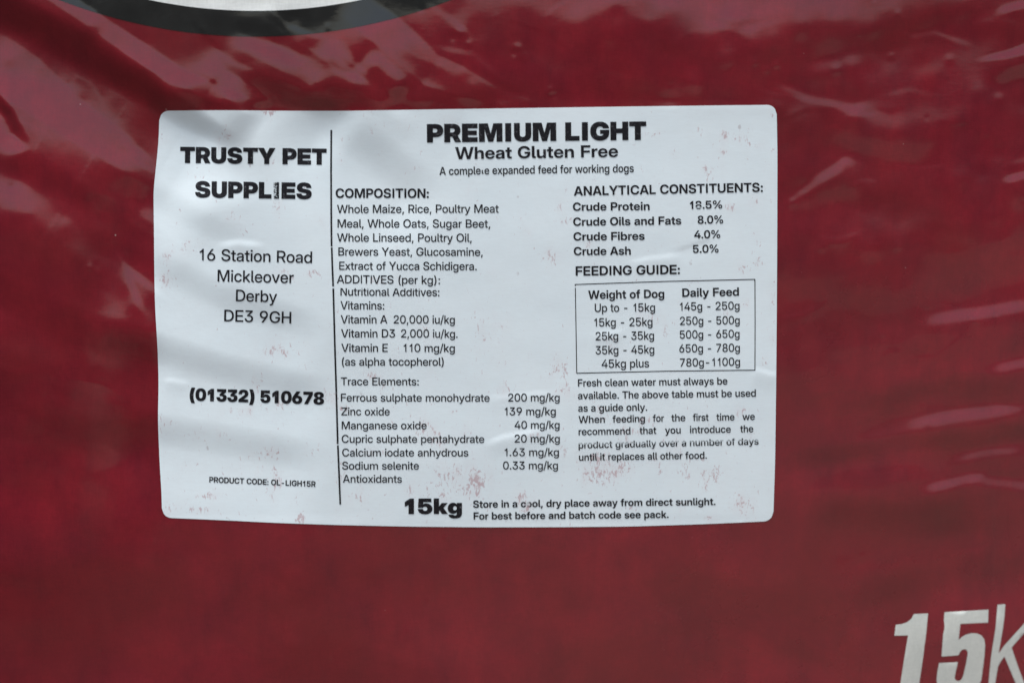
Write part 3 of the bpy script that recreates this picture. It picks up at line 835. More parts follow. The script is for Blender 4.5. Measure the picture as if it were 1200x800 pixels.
98:587:328,-10 304,-9 281,-5 261,1 241,9 224,20 207,33 193,47 180,63 169,80 166,80 166,0 60,0 60,728 169,728 169,445 171,445 181,461 194,477 208,490 224,502 242,513 261,521 282,527 304,531 328,532 370,528 409,517 445,498 476,473 502,441 524,404 539,361 549,313 552,261 549,209 539,161 524,118 503,81 476,49 445,24 410,5 371,-7;304,82 331,84 356,91 377,103 396,120 412,140 425,165 435,193 440,226 442,261 440,297 435,329 425,358 412,382 396,403 377,419 356,431 331,438 304,440 277,438 251,430 229,418 209,401 193,380 180,356 170,327 165,296 163,261 165,227 170,195 180,167 193,142 209,121 229,104 252,92 277,84
99:545:285,-12 237,-8 193,4 154,23 119,49 90,81 67,119 49,161 39,209 36,260 39,312 49,359 67,402 90,440 119,472 154,498 193,518 237,529 285,533 314,531 343,527 370,520 395,509 418,497 439,482 457,464 474,445 488,424 499,400 507,376 512,349 406,344 403,358 398,371 392,383 385,394 377,405 367,414 356,422 344,428 331,434 317,438 302,440 285,441 257,438 232,431 209,418 190,401 174,380 161,355 152,326 147,294 145,260 147,226 152,195 161,166 174,141 190,120 209,103 232,90 257,83 285,80 302,81 317,83 331,87 344,93 356,99 366,107 376,117 384,127 391,138 397,151 402,164 406,179 513,173 508,147 500,122 488,99 475,78 458,58 439,41 418,25 395,12 370,2 343,-6 314,-10
100:587:260,-10 217,-7 178,5 142,24 111,49 85,81 64,118 48,161 39,209 36,261 39,313 48,361 64,404 85,441 112,473 143,498 178,517 217,528 259,532 284,531 306,527 327,521 346,513 364,502 379,490 394,477 406,461 417,445 419,445 419,728 527,728 527,0 421,0 421,80 418,80 407,63 395,47 380,33 364,20 346,9 327,1 306,-5 284,-9;283,82 311,84 336,92 359,104 378,121 394,142 407,167 417,195 423,227 425,261 423,296 417,327 408,356 394,380 378,401 359,418 336,430 311,438 283,440 256,438 232,431 210,419 191,403 175,382 162,358 153,329 147,297 145,261 147,226 153,193 162,165 175,140 191,120 210,103 232,91 257,84
101:556:286,-12 236,-8 192,4 152,23 117,49 89,81 66,119 49,162 39,209 36,260 39,311 49,358 66,401 90,439 118,472 152,498 191,517 233,529 279,533 314,531 346,525 377,514 405,500 431,482 454,461 474,435 491,407 504,375 514,341 520,303 522,263 522,231 85,231 85,311 466,311 418,287 416,317 410,345 401,370 389,392 373,410 354,425 332,435 307,442 280,444 253,442 229,435 207,425 188,410 172,392 159,370 150,346 144,319 142,290 142,241 144,210 150,181 159,155 172,132 189,113 209,98 232,86 258,80 287,77 308,78 327,82 345,87 361,94 375,104 387,115 397,127 405,142 412,157 514,152 505,121 491,92 472,67 449,44 422,25 392,9 359,-2 323,-9
102:343:320,522 320,434 8,434 8,522;103,0 103,599 105,627 111,652 122,673 136,692 153,707 174,719 198,728 225,733 255,735 270,735 284,735 298,734 310,733 319,732 325,732 319,644 314,644 308,644 299,645 289,645 281,645 273,645 253,644 237,639 225,631 217,619 213,603 211,583 211,0
103:588:288,-212 247,-210 210,-204 176,-194 146,-180 120,-162 98,-141 81,-117 68,-90 60,-60 164,-51 169,-66 177,-79 187,-90 199,-101 213,-109 229,-116 247,-121 266,-124 288,-125 326,-122 358,-111 385,-93 404,-68 416,-37 420,1 420,86 418,86 406,68 394,52 379,38 363,26 346,16 327,8 306,2 284,-2 260,-3 217,1 178,12 143,30 111,55 85,86 64,123 48,165 39,212 36,263 39,314 48,361 64,404 85,441 112,473 143,498 178,517 217,528 260,532 284,531 306,527 327,521 346,513 364,502 380,490 395,475 408,459 419,442 421,442 421,522 527,522 527,5 524,-43 513,-85 495,-120 472,-149 443,-172 409,-190 372,-202 331,-210;283,88 311,91 336,98 359,110 378,126 395,146 408,171 417,199 423,230 425,264 423,298 417,329 408,357 395,381 378,402 359,419 336,431 311,438 283,441 257,438 232,431 210,420 191,404 175,383 162,359 153,331 147,299 145,264 147,228 153,197 162,169 175,145 191,125 210,109 232,97 257,90
104:572:169,302 169,0 60,0 60,728 168,728 168,393 145,393 164,435 187,470 215,497 247,516 284,528 325,532 360,529 392,521 421,509 447,491 469,468 487,440 500,407 508,370 511,327 511,0 403,0 403,313 400,350 390,380 374,405 351,422 324,433 291,436 269,435 248,430 229,422 211,411 197,396 185,378 176,356 170,331
105:229:60,0 60,522 169,522 169,0;114,608 97,610 81,616 67,627 56,640 49,655 47,672 49,690 56,705 67,718 81,729 97,735 114,737 132,735 148,729 162,718 173,705 180,690 182,672 180,655 173,640 162,626 148,616 132,610
107:533:160,173 160,302 172,302 387,522 519,522 275,269 256,269;60,0 60,728 169,728 169,0;401,0 210,245 284,320 533,0
108:256:205,-1 158,3 122,13 94,29 75,53 64,86 60,126 60,728 169,728 169,140 170,122 173,108 179,98 187,92 200,89 216,87 221,88 225,88 229,88 233,88 236,88 240,88 244,1 238,1 232,0 225,0 218,-1 212,-1
109:864:60,0 60,522 165,522 166,409 156,409 167,435 179,458 195,477 212,494 231,508 252,519 274,526 296,531 320,532 357,528 391,517 421,497 445,472 462,442 473,408 457,408 466,432 477,453 492,473 510,490 530,505 553,517 578,525 604,531 632,532 663,530 692,523 719,511 743,495 764,474 781,449 794,419 801,385 804,346 804,0 696,0 696,335 692,368 682,394 666,414 644,427 620,436 594,438 573,437 553,432 536,424 521,413 509,400 498,385 491,367 487,348 485,327 485,0 379,0 379,342 376,369 367,392 351,412 331,427 307,435 280,438 260,437 242,432 225,424 209,414 195,400 184,384 175,364 170,342 169,317 169,0
110:571:169,302 169,0 60,0 60,522 166,522 166,393 145,393 164,435 187,470 215,497 247,516 284,528 325,532 360,529 392,521 421,509 447,491 469,468 487,440 500,407 508,370 511,327 511,0 403,0 403,313 400,350 390,380 374,405 351,422 324,433 291,436 269,435 248,430 229,422 211,411 197,396 185,378 176,356 170,331
111:571:286,-12 238,-8 194,4 154,23 120,49 90,80 67,118 49,161 39,208 36,260 39,312 49,359 67,402 90,440 120,472 154,498 194,518 238,529 286,533 334,529 377,518 417,498 452,472 481,440 504,402 522,359 532,312 536,260 532,208 522,161 504,118 481,80 452,49 417,23 377,4 334,-8;286,81 314,83 339,91 361,103 381,120 397,141 410,166 419,195 424,226 426,260 424,295 419,326 410,355 397,380 381,401 361,418 339,431 314,438 286,441 258,438 232,431 210,418 191,401 174,380 162,355 152,326 147,295 145,260 147,226 152,194 162,166 174,141 190,120 210,103 232,91 257,83
112:587:60,-204 60,522 166,522 166,445 169,445 180,462 193,477 207,490 223,502 241,513 260,521 281,527 304,531 328,532 370,528 409,517 445,498 476,473 502,441 524,404 539,361 549,313 552,261 549,209 539,161 524,118 503,81 476,49 445,24 410,5 371,-7 328,-10 304,-9 282,-5 261,1 242,9 225,20 209,32 195,47 182,62 171,79 169,79 169,-204;304,82 331,84 356,91 377,103 396,120 412,140 425,165 435,193 440,226 442,261 440,297 435,329 425,358 412,382 396,403 377,419 356,431 331,438 304,440 277,438 251,430 229,418 209,401 193,380 180,356 170,327 165,296 163,261 165,227 170,195 180,167 193,142 209,121 229,104 252,92 277,84
114:353:60,0 60,522 164,522 164,438 167,438 179,464 194,487 213,505 237,518 264,526 295,529 302,529 310,528 317,528 324,528 329,527 334,526 334,426 329,427 322,428 312,429 302,430 290,431 279,431 259,429 240,425 223,417 207,406 194,393 183,376 175,356 170,334 169,308 169,0
115:503:255,-12 216,-10 180,-4 147,7 118,21 92,40 71,62 54,89 42,119 36,153 142,158 148,133 159,112 176,95 197,83 223,76 253,73 284,75 309,82 331,93 346,108 356,124 359,143 357,159 350,173 339,185 324,194 306,202 285,208 198,227 152,240 115,258 86,281 65,308 53,339 49,376 51,406 60,433 74,458 93,480 117,498 145,513 177,524 212,531 251,533 289,531 324,524 355,513 383,498 407,479 426,457 441,431 452,402 456,371 355,366 351,388 341,408 325,425 305,438 281,446 253,448 226,446 202,439 183,428 168,414 160,398 157,379 159,363 165,349 176,337 191,327 210,319 232,313 321,294 367,280 404,263 433,242 453,216 465,185 469,150 465,119 456,90 441,64 420,42 395,23 365,8 332,-3 295,-10
116:336:310,522 310,434 8,434 8,522;96,661 205,661 205,141 206,123 210,110 217,100 227,93 241,89 260,88 267,88 276,88 285,88 294,88 302,89 309,89 314,1 304,0 293,-1 281,-1 268,-1 256,-2 245,-2 199,2 162,13 133,31 113,56 101,88 96,128
117:572:247,-9 212,-7 180,1 151,14 125,32 103,55 84,83 71,115 63,153 60,195 60,522 169,522 169,210 172,173 182,142 198,118 220,100 248,90 280,86 303,88 324,93 343,101 360,112 375,127 387,145 396,167 401,192 403,221 403,522 511,522 511,0 406,0 405,130 426,130 408,87 384,52 356,25 324,6 287,-6
118:539:212,0 13,522 129,522 231,236 241,208 250,179 259,150 268,122 276,93 285,64 258,64 266,93 275,122 283,150 292,179 301,208 311,236 412,522 526,522 328,0
119:790:175,0 15,522 128,522 186,311 196,275 205,238 214,200 224,161 233,122 242,82 227,82 236,122 246,161 256,200 265,238 275,275 285,311 344,522 447,522 505,311 515,275 524,238 534,200 543,161 553,122 562,82 546,82 556,122 565,161 574,200 584,238 593,275 603,311 661,522 776,522 615,0 503,0 438,225 432,247 426,270 420,294 414,317 408,341 402,365 396,388 390,412 383,435 407,435 401,412 395,389 389,365 383,341 377,317 371,293 364,270 358,247 352,225 286,0
120:528:15,0 228,302 226,233 26,522 149,522 209,431 223,409 236,387 249,365 262,344 275,323 288,301 243,301 257,323 270,344 282,365 295,387 309,409 323,431 384,522 505,522 302,232 303,301 513,0 391,0 321,105 307,126 294,148 281,168 268,189 256,210 243,230 286,230 273,210 260,189 248,168 235,148 221,126 207,105 136,0
121:540:65,-202 71,-113 118,-113 130,-114 141,-112 151,-110 160,-105 168,-99 176,-90 182,-80 189,-67 194,-52 215,2 13,522 129,522 231,236 241,208 251,179 260,150 268,122 277,93 286,64 255,64 264,93 273,122 281,150 290,179 300,208 310,236 412,522 526,522 292,-86 281,-111 269,-133 255,-152 239,-168 222,-181 203,-192 182,-199 159,-203 135,-205 123,-205 110,-205 98,-204 86,-204 75,-203
122:510:49,0 49,76 325,428 325,431 51,431 51,522 457,522 457,442 186,94 186,91 461,91 461,0
''',
'M': '''
32:280:
46:269:136,-8 115,-6 97,1 81,14 69,30 61,48 59,68 61,88 69,107 81,123 97,135 115,142 136,145 156,142 174,135 190,123 203,107 210,88 213,68 210,48 203,30 190,14 174,1 156,-6
65:709:14,0 271,728 435,728 694,0 552,0 424,380 411,421 397,465 384,511 369,560 354,615 337,675 369,675 352,615 337,560 323,510 309,464 296,421 283,380 155,0;166,177 166,282 543,282 543,177
70:579:66,0 66,728 545,728 545,617 196,617 196,409 516,409 516,300 196,300 196,0
84:642:31,617 31,728 611,728 611,617 386,617 386,0 256,0 256,617
87:998:211,0 14,728 152,728 248,338 254,309 261,281 266,252 272,223 278,193 283,164 289,135 294,106 299,77 277,77 282,106 288,135 294,164 299,193 305,223 312,252 318,281 324,309 331,338 431,728 568,728 666,338 673,309 680,281 686,252 692,223 699,193 704,164 710,135 716,106 722,77 698,77 703,106 709,135 714,164 720,193 726,223 731,252 738,281 744,309 750,338 845,728 984,728 787,0 640,0 531,412 522,447 514,483 507,521 499,560 491,602 483,645 515,645 506,602 499,561 491,522 484,484 476,448 467,412 359,0
97:556:216,-10 182,-8 152,-2 123,8 98,22 76,40 59,62 46,87 38,116 35,150 37,178 43,203 52,224 65,242 80,258 98,271 118,281 140,290 164,297 189,303 214,307 240,311 270,314 296,317 317,320 334,323 348,327 358,332 366,339 370,348 371,359 371,362 370,377 366,391 360,404 352,415 341,424 328,431 313,437 296,440 277,441 257,440 239,437 223,432 209,424 197,416 186,406 178,394 172,382 168,369 50,380 59,411 72,440 90,465 112,487 138,505 168,519 202,530 238,536 278,538 307,537 336,533 363,527 388,519 411,508 432,494 450,478 466,459 479,438 488,414 494,387 496,358 496,0 374,0 374,74 371,74 362,59 351,45 339,32 324,20 307,10 288,2 267,-5 242,-8;247,83 272,85 295,90 315,98 332,109 346,122 357,138 366,155 370,174 372,193 372,253 367,250 361,247 353,245 344,242 335,240 324,238 313,236 301,234 289,232 278,230 266,228 255,227 238,224 221,220 206,214 192,208 180,200 170,190 162,179 158,166 157,151 158,137 162,125 168,114 177,105 187,97 200,91 214,86 230,84
98:603:343,-10 318,-9 295,-5 273,2 254,12 237,23 222,36 208,50 197,66 187,82 183,82 183,0 60,0 60,728 185,728 185,448 188,448 198,464 209,479 223,493 238,506 255,517 274,526 295,532 318,537 344,538 385,534 424,523 459,505 490,480 517,448 538,410 554,367 564,318 567,264 564,211 555,162 539,118 517,80 491,49 460,23 424,5 386,-7;312,93 337,96 360,103 381,114 398,130 413,150 425,174 433,201 438,231 440,265 438,298 433,328 425,355 413,378 398,398 381,414 360,425 337,432 312,435 286,432 262,425 241,414 223,398 208,378 196,354 187,327 182,297 180,265 182,232 187,202 196,175 208,151 223,131 241,115 262,103 286,96
99:562:292,-11 243,-8 198,4 157,23 122,49 92,82 68,120 50,163 40,211 36,263 40,315 50,363 68,407 92,445 122,478 157,504 198,523 243,535 292,539 323,537 352,533 380,525 405,515 429,503 451,488 470,470 487,451 501,429 513,406 521,380 527,354 407,342 404,356 399,369 393,381 387,391 379,401 370,410 359,418 348,424 336,429 323,433 309,435 294,436 267,433 243,426 222,414 204,397 190,377 178,353 170,326 165,296 163,263 165,231 170,201 178,174 190,150 204,130 222,113 243,101 267,94 294,91 309,92 323,94 336,98 348,103 359,110 369,117 378,126 386,136 393,148 399,160 404,173 407,187 528,176 522,149 514,123 502,100 488,78 471,58 452,41 430,25 406,12 380,2 353,-5 323,-10
100:603:260,-10 218,-7 179,5 144,23 113,49 86,80 65,118 49,162 39,211 36,264 39,318 49,367 65,410 87,448 113,480 145,505 180,523 218,534 260,538 286,537 309,532 330,526 349,517 366,506 381,493 394,479 406,464 415,448 418,448 418,728 543,728 543,0 421,0 421,82 417,82 407,66 395,50 382,36 367,23 349,12 330,2 309,-5 286,-9;292,93 318,96 341,103 362,115 380,131 395,151 407,175 416,202 421,232 423,265 421,297 416,327 407,354 395,378 380,398 362,414 341,425 318,432 292,435 266,432 243,425 223,414 205,398 190,378 179,355 170,328 165,298 163,265 165,231 170,201 179,174 191,150 205,130 223,114 244,103 267,96
101:570:294,-11 243,-8 198,4 157,23 121,49 91,81 68,120 50,163 40,211 36,263 40,315 50,362 68,406 92,445 121,477 156,503 196,523 240,535 287,539 322,537 355,531 386,521 415,507 441,489 465,468 486,443 503,414 517,383 527,347 534,309 536,267 536,231 90,231 90,316 473,316 416,292 415,321 410,347 401,370 390,391 375,408 358,422 337,432 314,438 289,440 263,438 240,432 220,422 202,408 187,391 175,371 166,348 161,323 159,296 159,240 161,210 167,182 176,158 189,137 204,119 223,105 245,95 269,89 296,87 315,88 333,91 349,95 364,102 377,110 389,120 399,132 407,145 413,159 528,149 519,118 504,90 485,65 461,43 434,24 403,9 370,-2 333,-9
102:367:341,529 341,430 9,430 9,529;105,0 105,594 107,625 114,652 125,676 140,696 159,713 182,726 208,735 236,741 267,743 285,742 302,742 318,740 332,739 343,737 351,736 339,637 334,638 327,639 318,639 309,640 300,640 291,641 271,639 256,634 244,625 236,613 231,598 230,578 230,0
103:604:295,-213 252,-211 213,-205 179,-195 148,-181 122,-164 100,-143 82,-120 69,-94 60,-66 175,-49 180,-61 188,-73 197,-84 208,-93 222,-102 237,-108 254,-113 273,-116 295,-117 331,-114 361,-104 387,-88 405,-65 416,-35 420,1 420,90 415,90 405,74 394,59 381,45 366,32 349,22 330,13 309,7 286,3 260,2 218,5 180,16 144,34 113,58 87,88 65,125 49,167 39,214 36,267 40,320 49,368 65,411 87,448 114,480 145,505 180,523 219,534 260,538 286,537 309,532 331,526 350,516 367,505 382,492 396,478 408,463 418,446 421,446 421,529 544,529 544,7 540,-41 529,-83 511,-119 487,-148 458,-172 423,-190 384,-203 341,-211;292,103 318,105 342,112 362,123 381,138 396,157 408,180 416,206 422,236 423,268 422,300 416,330 408,356 396,379 381,399 363,415 342,426 318,433 292,435 267,433 244,426 223,415 205,399 191,380 179,357 170,330 165,301 163,268 165,235 170,206 179,179 191,156 205,138 223,122 244,111 267,105
104:590:185,304 185,0 60,0 60,728 184,728 184,396 164,396 182,439 205,474 233,502 265,522 303,534 345,538 380,535 412,527 442,514 467,496 489,473 507,445 520,412 527,375 530,333 530,0 405,0 405,314 402,348 393,377 377,400 356,416 330,427 300,430 278,428 259,424 241,416 225,405 211,391 200,374 192,354 187,331
105:245:60,0 60,529 185,529 185,0;123,606 103,608 86,615 70,626 58,641 51,657 49,676 51,694 58,711 70,725 86,737 103,743 123,746 142,743 160,737 175,726 187,711 194,694 197,676 194,657 187,641 175,626 160,615 142,608
107:551:174,166 174,315 190,315 389,529 538,529 297,268 272,268;60,0 60,728 185,728 185,0;401,0 222,240 306,328 550,0
108:276:213,-2 164,2 126,13 97,31 76,57 64,91 60,133 60,728 185,728 185,149 186,132 189,119 195,110 203,103 215,100 230,98 235,98 240,98 244,99 248,99 252,99 255,100 265,3 258,2 250,1 241,0 232,-1 222,-1
109:883:60,0 60,529 179,529 182,408 172,408 182,436 195,461 210,482 228,499 247,513 268,525 290,532 313,537 336,539 374,535 407,523 436,503 459,477 477,444 488,405 472,405 481,432 493,456 509,477 527,496 548,511 571,523 596,532 622,537 650,539 681,536 711,529 738,517 762,501 783,480 800,455 812,425 820,391 823,353 823,0 698,0 698,334 694,365 685,390 670,409 650,422 627,430 603,433 583,431 565,427 549,419 535,409 524,397 514,383 508,366 504,348 502,328 502,0 381,0 381,340 378,366 369,389 354,407 335,421 313,430 288,433 270,431 253,427 236,420 222,410 209,397 199,382 191,363 187,343 185,320 185,0
110:590:185,304 185,0 60,0 60,529 181,529 182,396 164,396 182,439 205,474 233,502 265,522 303,534 345,538 380,535 412,527 441,514 467,496 489,473 506,445 519,412 527,375 530,333 530,0 405,0 405,314 402,348 393,377 377,400 356,416 330,427 300,430 278,428 259,424 241,416 225,405 211,391 200,374 192,354 187,331
111:587:294,-11 244,-8 199,4 158,23 122,49 92,81 68,119 51,163 40,211 36,263 40,316 51,364 68,407 92,446 122,478 158,504 199,523 244,535 294,539 343,535 388,523 429,504 465,478 495,446 519,407 537,364 547,316 551,263 547,211 537,163 519,119 495,81 465,49 429,23 388,4 343,-8;294,92 320,94 344,101 365,113 382,130 397,150 409,174 417,201 423,231 424,263 423,296 417,326 409,353 397,377 382,397 365,414 344,426 320,433 294,436 267,433 244,426 223,414 205,397 190,377 178,353 170,326 165,296 163,263 165,231 170,201 178,174 190,150 205,130 223,113 244,101 267,94
112:603:60,-204 60,529 183,529 183,449 187,449 197,464 209,479 222,493 237,506 254,517 273,526 295,532 318,537 344,538 385,534 424,523 459,505 490,480 517,448 538,410 554,367 564,318 567,264 564,211 555,162 539,118 517,80 491,49 460,23 424,5 386,-7 343,-10 318,-9 295,-5 274,2 255,12 238,23 223,36 210,50 198,65 188,81 185,81 185,-204;312,93 337,96 360,103 381,114 398,130 413,150 425,174 433,201 438,231 440,265 438,298 433,328 425,355 413,378 398,398 381,414 360,425 337,432 312,435 286,432 262,425 241,414 223,398 208,378 196,354 187,327 182,297 180,265 182,232 187,202 196,175 208,151 223,131 241,115 262,103 286,96
114:374:60,0 60,529 181,529 181,441 184,441 196,469 212,492 232,511 256,524 283,532 314,535 322,535 329,535 337,534 344,534 351,533 357,532 357,420 351,421 343,422 332,423 321,424 309,425 298,425 277,423 258,419 240,411 224,400 211,386 200,370 192,351 187,329 185,305 185,0
115:525:264,-12 224,-10 187,-3 152,7 122,22 95,40 73,63 55,89 43,119 36,152 156,162 163,138 175,119 191,103 211,92 236,85 264,83 293,85 317,91 336,101 351,114 360,129 363,147 361,161 355,174 344,185 330,194 312,201 291,207 201,226 155,239 117,257 87,280 66,307 53,340 49,377 52,408 61,436 76,462 96,484 121,503 150,518 184,529 221,536 262,538 302,536 338,530 371,519 400,504 424,486 444,464 460,439 471,411 477,380 363,371 357,391 348,408 333,424 314,436 291,443 265,445 239,443 218,437 199,427 185,414 177,399 174,382 176,367 182,355 192,344 206,335 224,327 246,321 339,301 386,288 424,271 453,250 474,224 486,193 490,157 487,125 477,95 461,68 440,45 413,25 381,9 346,-2 307,-9
116:351:324,529 324,430 9,430 9,529;93,665 218,665 218,150 220,133 224,120 230,110 240,103 254,99 272,98 279,98 288,98 297,99 307,99 315,100 321,101 330,2 319,0 306,-1 293,-2 279,-3 265,-3 251,-3 203,1 164,12 133,32 111,59 98,94 93,136
117:590:245,-9 210,-6 178,2 149,15 123,33 101,56 84,84 71,117 63,154 60,196 60,529 185,529 185,215 188,181 198,152 213,129 234,113 260,103 291,99 312,101 331,105 349,113 365,124 379,138 390,155 398,175 403,199 405,225 405,529 530,529 530,0 409,0 408,133 426,133 408,90 385,55 357,27 325,7 287,-5
118:561:211,0 13,529 146,529 243,248 253,217 263,185 271,154 280,122 289,90 297,59 267,59 276,90 284,122 293,154 301,185 311,217 321,248 416,529 548,529 349,0
119:815:175,0 14,529 146,529 199,325 208,289 217,251 227,212 236,171 245,129 254,86 237,86 247,129 256,170 266,211 275,250 285,288 295,325 350,529 467,529 520,325 530,289 539,251 549,211 559,171 568,129 577,86 561,86 570,129 579,170 588,211 597,250 606,288 615,325 668,529 801,529 640,0 512,0 449,218 442,240 436,263 430,286 425,310 419,334 413,358 407,382 401,406 395,429 420,429 414,406 408,382 402,358 397,334 391,310 385,286 379,263 373,240 366,218 303,0
120:545:16,0 227,311 226,232 27,529 166,529 220,442 234,418 248,395 261,371 273,349 286,326 298,303 251,303 264,326 276,349 289,371 301,395 315,418 330,442 385,529 522,529 320,231 321,309 530,0 392,0 328,100 313,123 300,146 287,169 275,191 262,213 249,235 295,235 283,213 270,191 258,169 245,146 232,123 218,100 153,0
121:561:63,-200 76,-100 117,-102 131,-103 144,-103 155,-101 166,-96 175,-90 183,-82 190,-71 196,-58 201,-42 215,1 13,529 146,529 243,248 253,216 263,185 271,154 280,122 288,91 297,59 263,59 272,91 281,122 289,154 299,185 308,217 319,248 417,529 548,529 316,-78 304,-105 291,-128 277,-149 260,-166 241,-180 221,-191 198,-199 173,-204 146,-206 130,-206 116,-205 101,-204 87,-203 75,-201
''',
'B': '''
32:280:
37:958:236,368 204,370 174,378 148,390 125,407 105,428 89,452 78,480 71,510 68,543 68,563 71,596 78,627 89,655 105,679 125,700 148,717 174,729 204,737 236,739 268,737 297,729 324,717 347,700 366,679 382,655 394,627 401,596 403,563 403,543 401,510 394,480 382,452 366,428 347,407 323,390 297,378 268,370;236,458 254,461 270,468 282,481 291,498 297,518 298,543 298,563 297,588 291,609 282,627 270,639 254,647 236,649 217,647 202,639 189,626 180,609 175,588 173,563 173,543 175,518 180,498 189,481 202,468 217,461;722,-12 690,-9 661,-2 635,10 612,27 592,48 576,73 565,100 558,131 555,164 555,183 558,217 565,247 576,275 592,299 612,320 635,337 661,349 691,357 722,359 755,357 784,349 811,337 834,320 853,299 869,275 881,247 887,217 890,183 890,164 887,131 880,100 869,72 853,48 834,27 810,10 784,-2 755,-9;722,78 741,81 757,88 769,101 778,118 783,139 785,164 785,183 783,208 778,230 769,247 757,259 741,267 722,270 704,267 689,259 676,247 667,229 662,208 660,183 660,164 662,139 667,118 676,101 689,88 704,81;175,0 675,728 781,728 281,0
44:269:36,-162 73,117 216,117 138,-162
45:645:488,348 488,230 157,230 157,348
46:269:135,-9 113,-6 93,2 76,16 62,33 54,53 51,75 54,97 62,117 76,135 93,148 113,156 135,159 158,156 177,148 195,135 209,117 217,97 219,75 217,53 209,33 195,16 177,2 158,-6
48:645:322,-11 264,-6 212,9 167,34 128,69 96,112 70,163 52,223 41,289 37,363 41,437 52,504 70,564 96,616 128,659 167,693 213,719 264,734 322,739 381,734 433,719 478,693 517,659 549,616 575,564 593,504 604,437 608,363 604,289 593,223 575,163 549,112 517,68 478,34 433,9 381,-6;322,112 352,115 377,125 400,141 419,164 434,193 447,227 455,268 461,313 462,363 461,414 455,460 447,500 434,535 419,563 400,586 377,603 352,613 322,616 293,613 268,603 245,586 226,563 210,535 198,500 190,460 184,414 183,363 184,313 190,268 198,227 210,193 226,164 245,141 268,125 293,115
49:556:400,0 400,727 295,727 188,622 104,557 104,419 184,449 254,501 254,0
52:645:24,150 24,268 332,728 483,728 178,271 178,269 621,269 621,150;383,0 383,186 384,239 384,454 525,454 525,0
53:645:321,-11 271,-7 226,2 184,18 147,40 115,67 89,99 69,136 57,176 51,220 196,220 198,199 205,180 214,162 226,147 241,133 259,122 278,114 299,110 321,108 345,110 367,115 387,125 404,138 419,153 431,172 440,193 445,216 447,241 445,266 440,289 431,311 419,329 404,345 387,358 368,368 346,373 323,375 295,373 269,367 246,357 227,343 211,326 200,306 62,311 87,728 549,728 549,604 220,604 206,432 207,432 226,449 247,463 271,475 297,483 324,488 354,490 386,488 417,482 446,471 474,458 499,440 522,420 542,397 559,371 573,342 583,311 589,279 591,245 588,197 576,153 558,112 532,77 501,47 463,22 420,4 373,-7
56:645:322,-11 269,-8 221,0 177,15 138,35 106,59 79,88 60,121 48,157 44,196 47,227 54,256 66,283 82,307 103,328 127,346 154,361 184,371 216,378 216,378 175,389 139,408 109,433 87,465 73,501 69,542 72,579 83,613 101,644 126,671 155,695 191,714 231,728 275,736 322,739 370,736 414,728 454,714 490,695 519,672 544,644 561,613 572,579 576,542 571,501 558,465 535,433 506,408 470,390 428,378 428,378 461,371 491,361 518,346 542,328 562,307 579,283 591,256 598,227 601,196 597,157 585,121 565,88 539,59 506,35 467,15 423,0 375,-8;322,99 346,101 367,105 387,113 404,123 419,136 431,151 439,168 445,186 446,206 445,227 439,246 430,264 418,279 404,292 386,303 367,311 345,315 322,317 299,315 278,311 258,303 241,292 226,279 214,264 205,246 200,227 198,206 200,186 205,167 214,151 226,136 240,123 257,113 277,105 298,101;322,429 343,431 361,435 378,442 393,451 406,462 416,476 423,492 428,509 429,528 428,546 423,564 416,579 406,593 393,604 379,613 362,620 343,624 322,625 302,624 283,620 266,613 251,604 239,593 229,579 221,564 217,546 215,528 217,509 221,492 229,476 239,462 251,451 266,442 283,435 302,431
58:269:135,-9 113,-6 93,2 76,16 62,33 54,53 51,75 54,97 62,117 76,135 93,148 113,156 135,159 158,156 177,148 195,135 209,117 217,97 219,75 217,53 209,33 195,16 177,2 158,-6;135,335 113,338 93,346 76,360 62,377 54,397 51,419 54,442 62,462 76,479 93,493 113,501 135,503 158,501 177,493 195,479 209,462 217,442 219,419 217,397 209,377 195,360 177,346 158,338
65:723:9,0 262,728 460,728 714,0 545,0 432,350 417,398 403,446 388,497 373,550 357,607 341,667 381,667 364,606 348,549 333,496 318,446 304,397 289,350 174,0;170,159 170,280 553,280 553,159
67:729:378,-11 314,-6 255,9 201,34 153,68 112,111 78,163 53,223 39,289 34,363 39,438 53,505 78,565 112,616 153,659 201,694 255,719 314,734 378,739 419,737 459,731 496,720 531,706 564,688 593,667 619,642 642,614 662,583 678,548 690,511 698,472 543,472 539,492 532,511 523,528 513,543 501,557 488,570 473,580 457,589 439,595 421,600 401,603 380,604 342,601 308,591 277,575 250,553 228,525 211,492 198,454 190,411 187,363 190,316 198,273 210,235 228,202 250,174 277,152 308,136 342,127 380,123 401,124 421,127 439,132 456,139 472,147 487,158 501,170 512,184 523,199 532,216 539,235 544,255 698,255 690,217 679,181 663,147 644,116 621,88 595,63 566,41 533,23 498,8 460,-3 420,-9
68:706:314,0 125,0 125,129 306,129 351,132 391,141 426,156 454,176 478,202 496,235 509,272 517,315 519,364 517,413 509,456 496,493 478,525 454,552 426,572 391,587 352,596 307,599 122,599 122,728 317,728 386,723 449,708 506,683 555,650 596,608 629,558 653,500 668,435 673,364 668,293 653,228 629,170 596,120 555,78 506,44 449,20 385,5;208,728 208,0 56,0 56,728
69:609:56,0 56,728 572,728 572,598 208,598 208,431 545,431 545,304 208,304 208,130 572,130 572,0
70:584:56,0 56,728 558,728 558,598 208,598 208,416 532,416 532,290 208,290 208,0
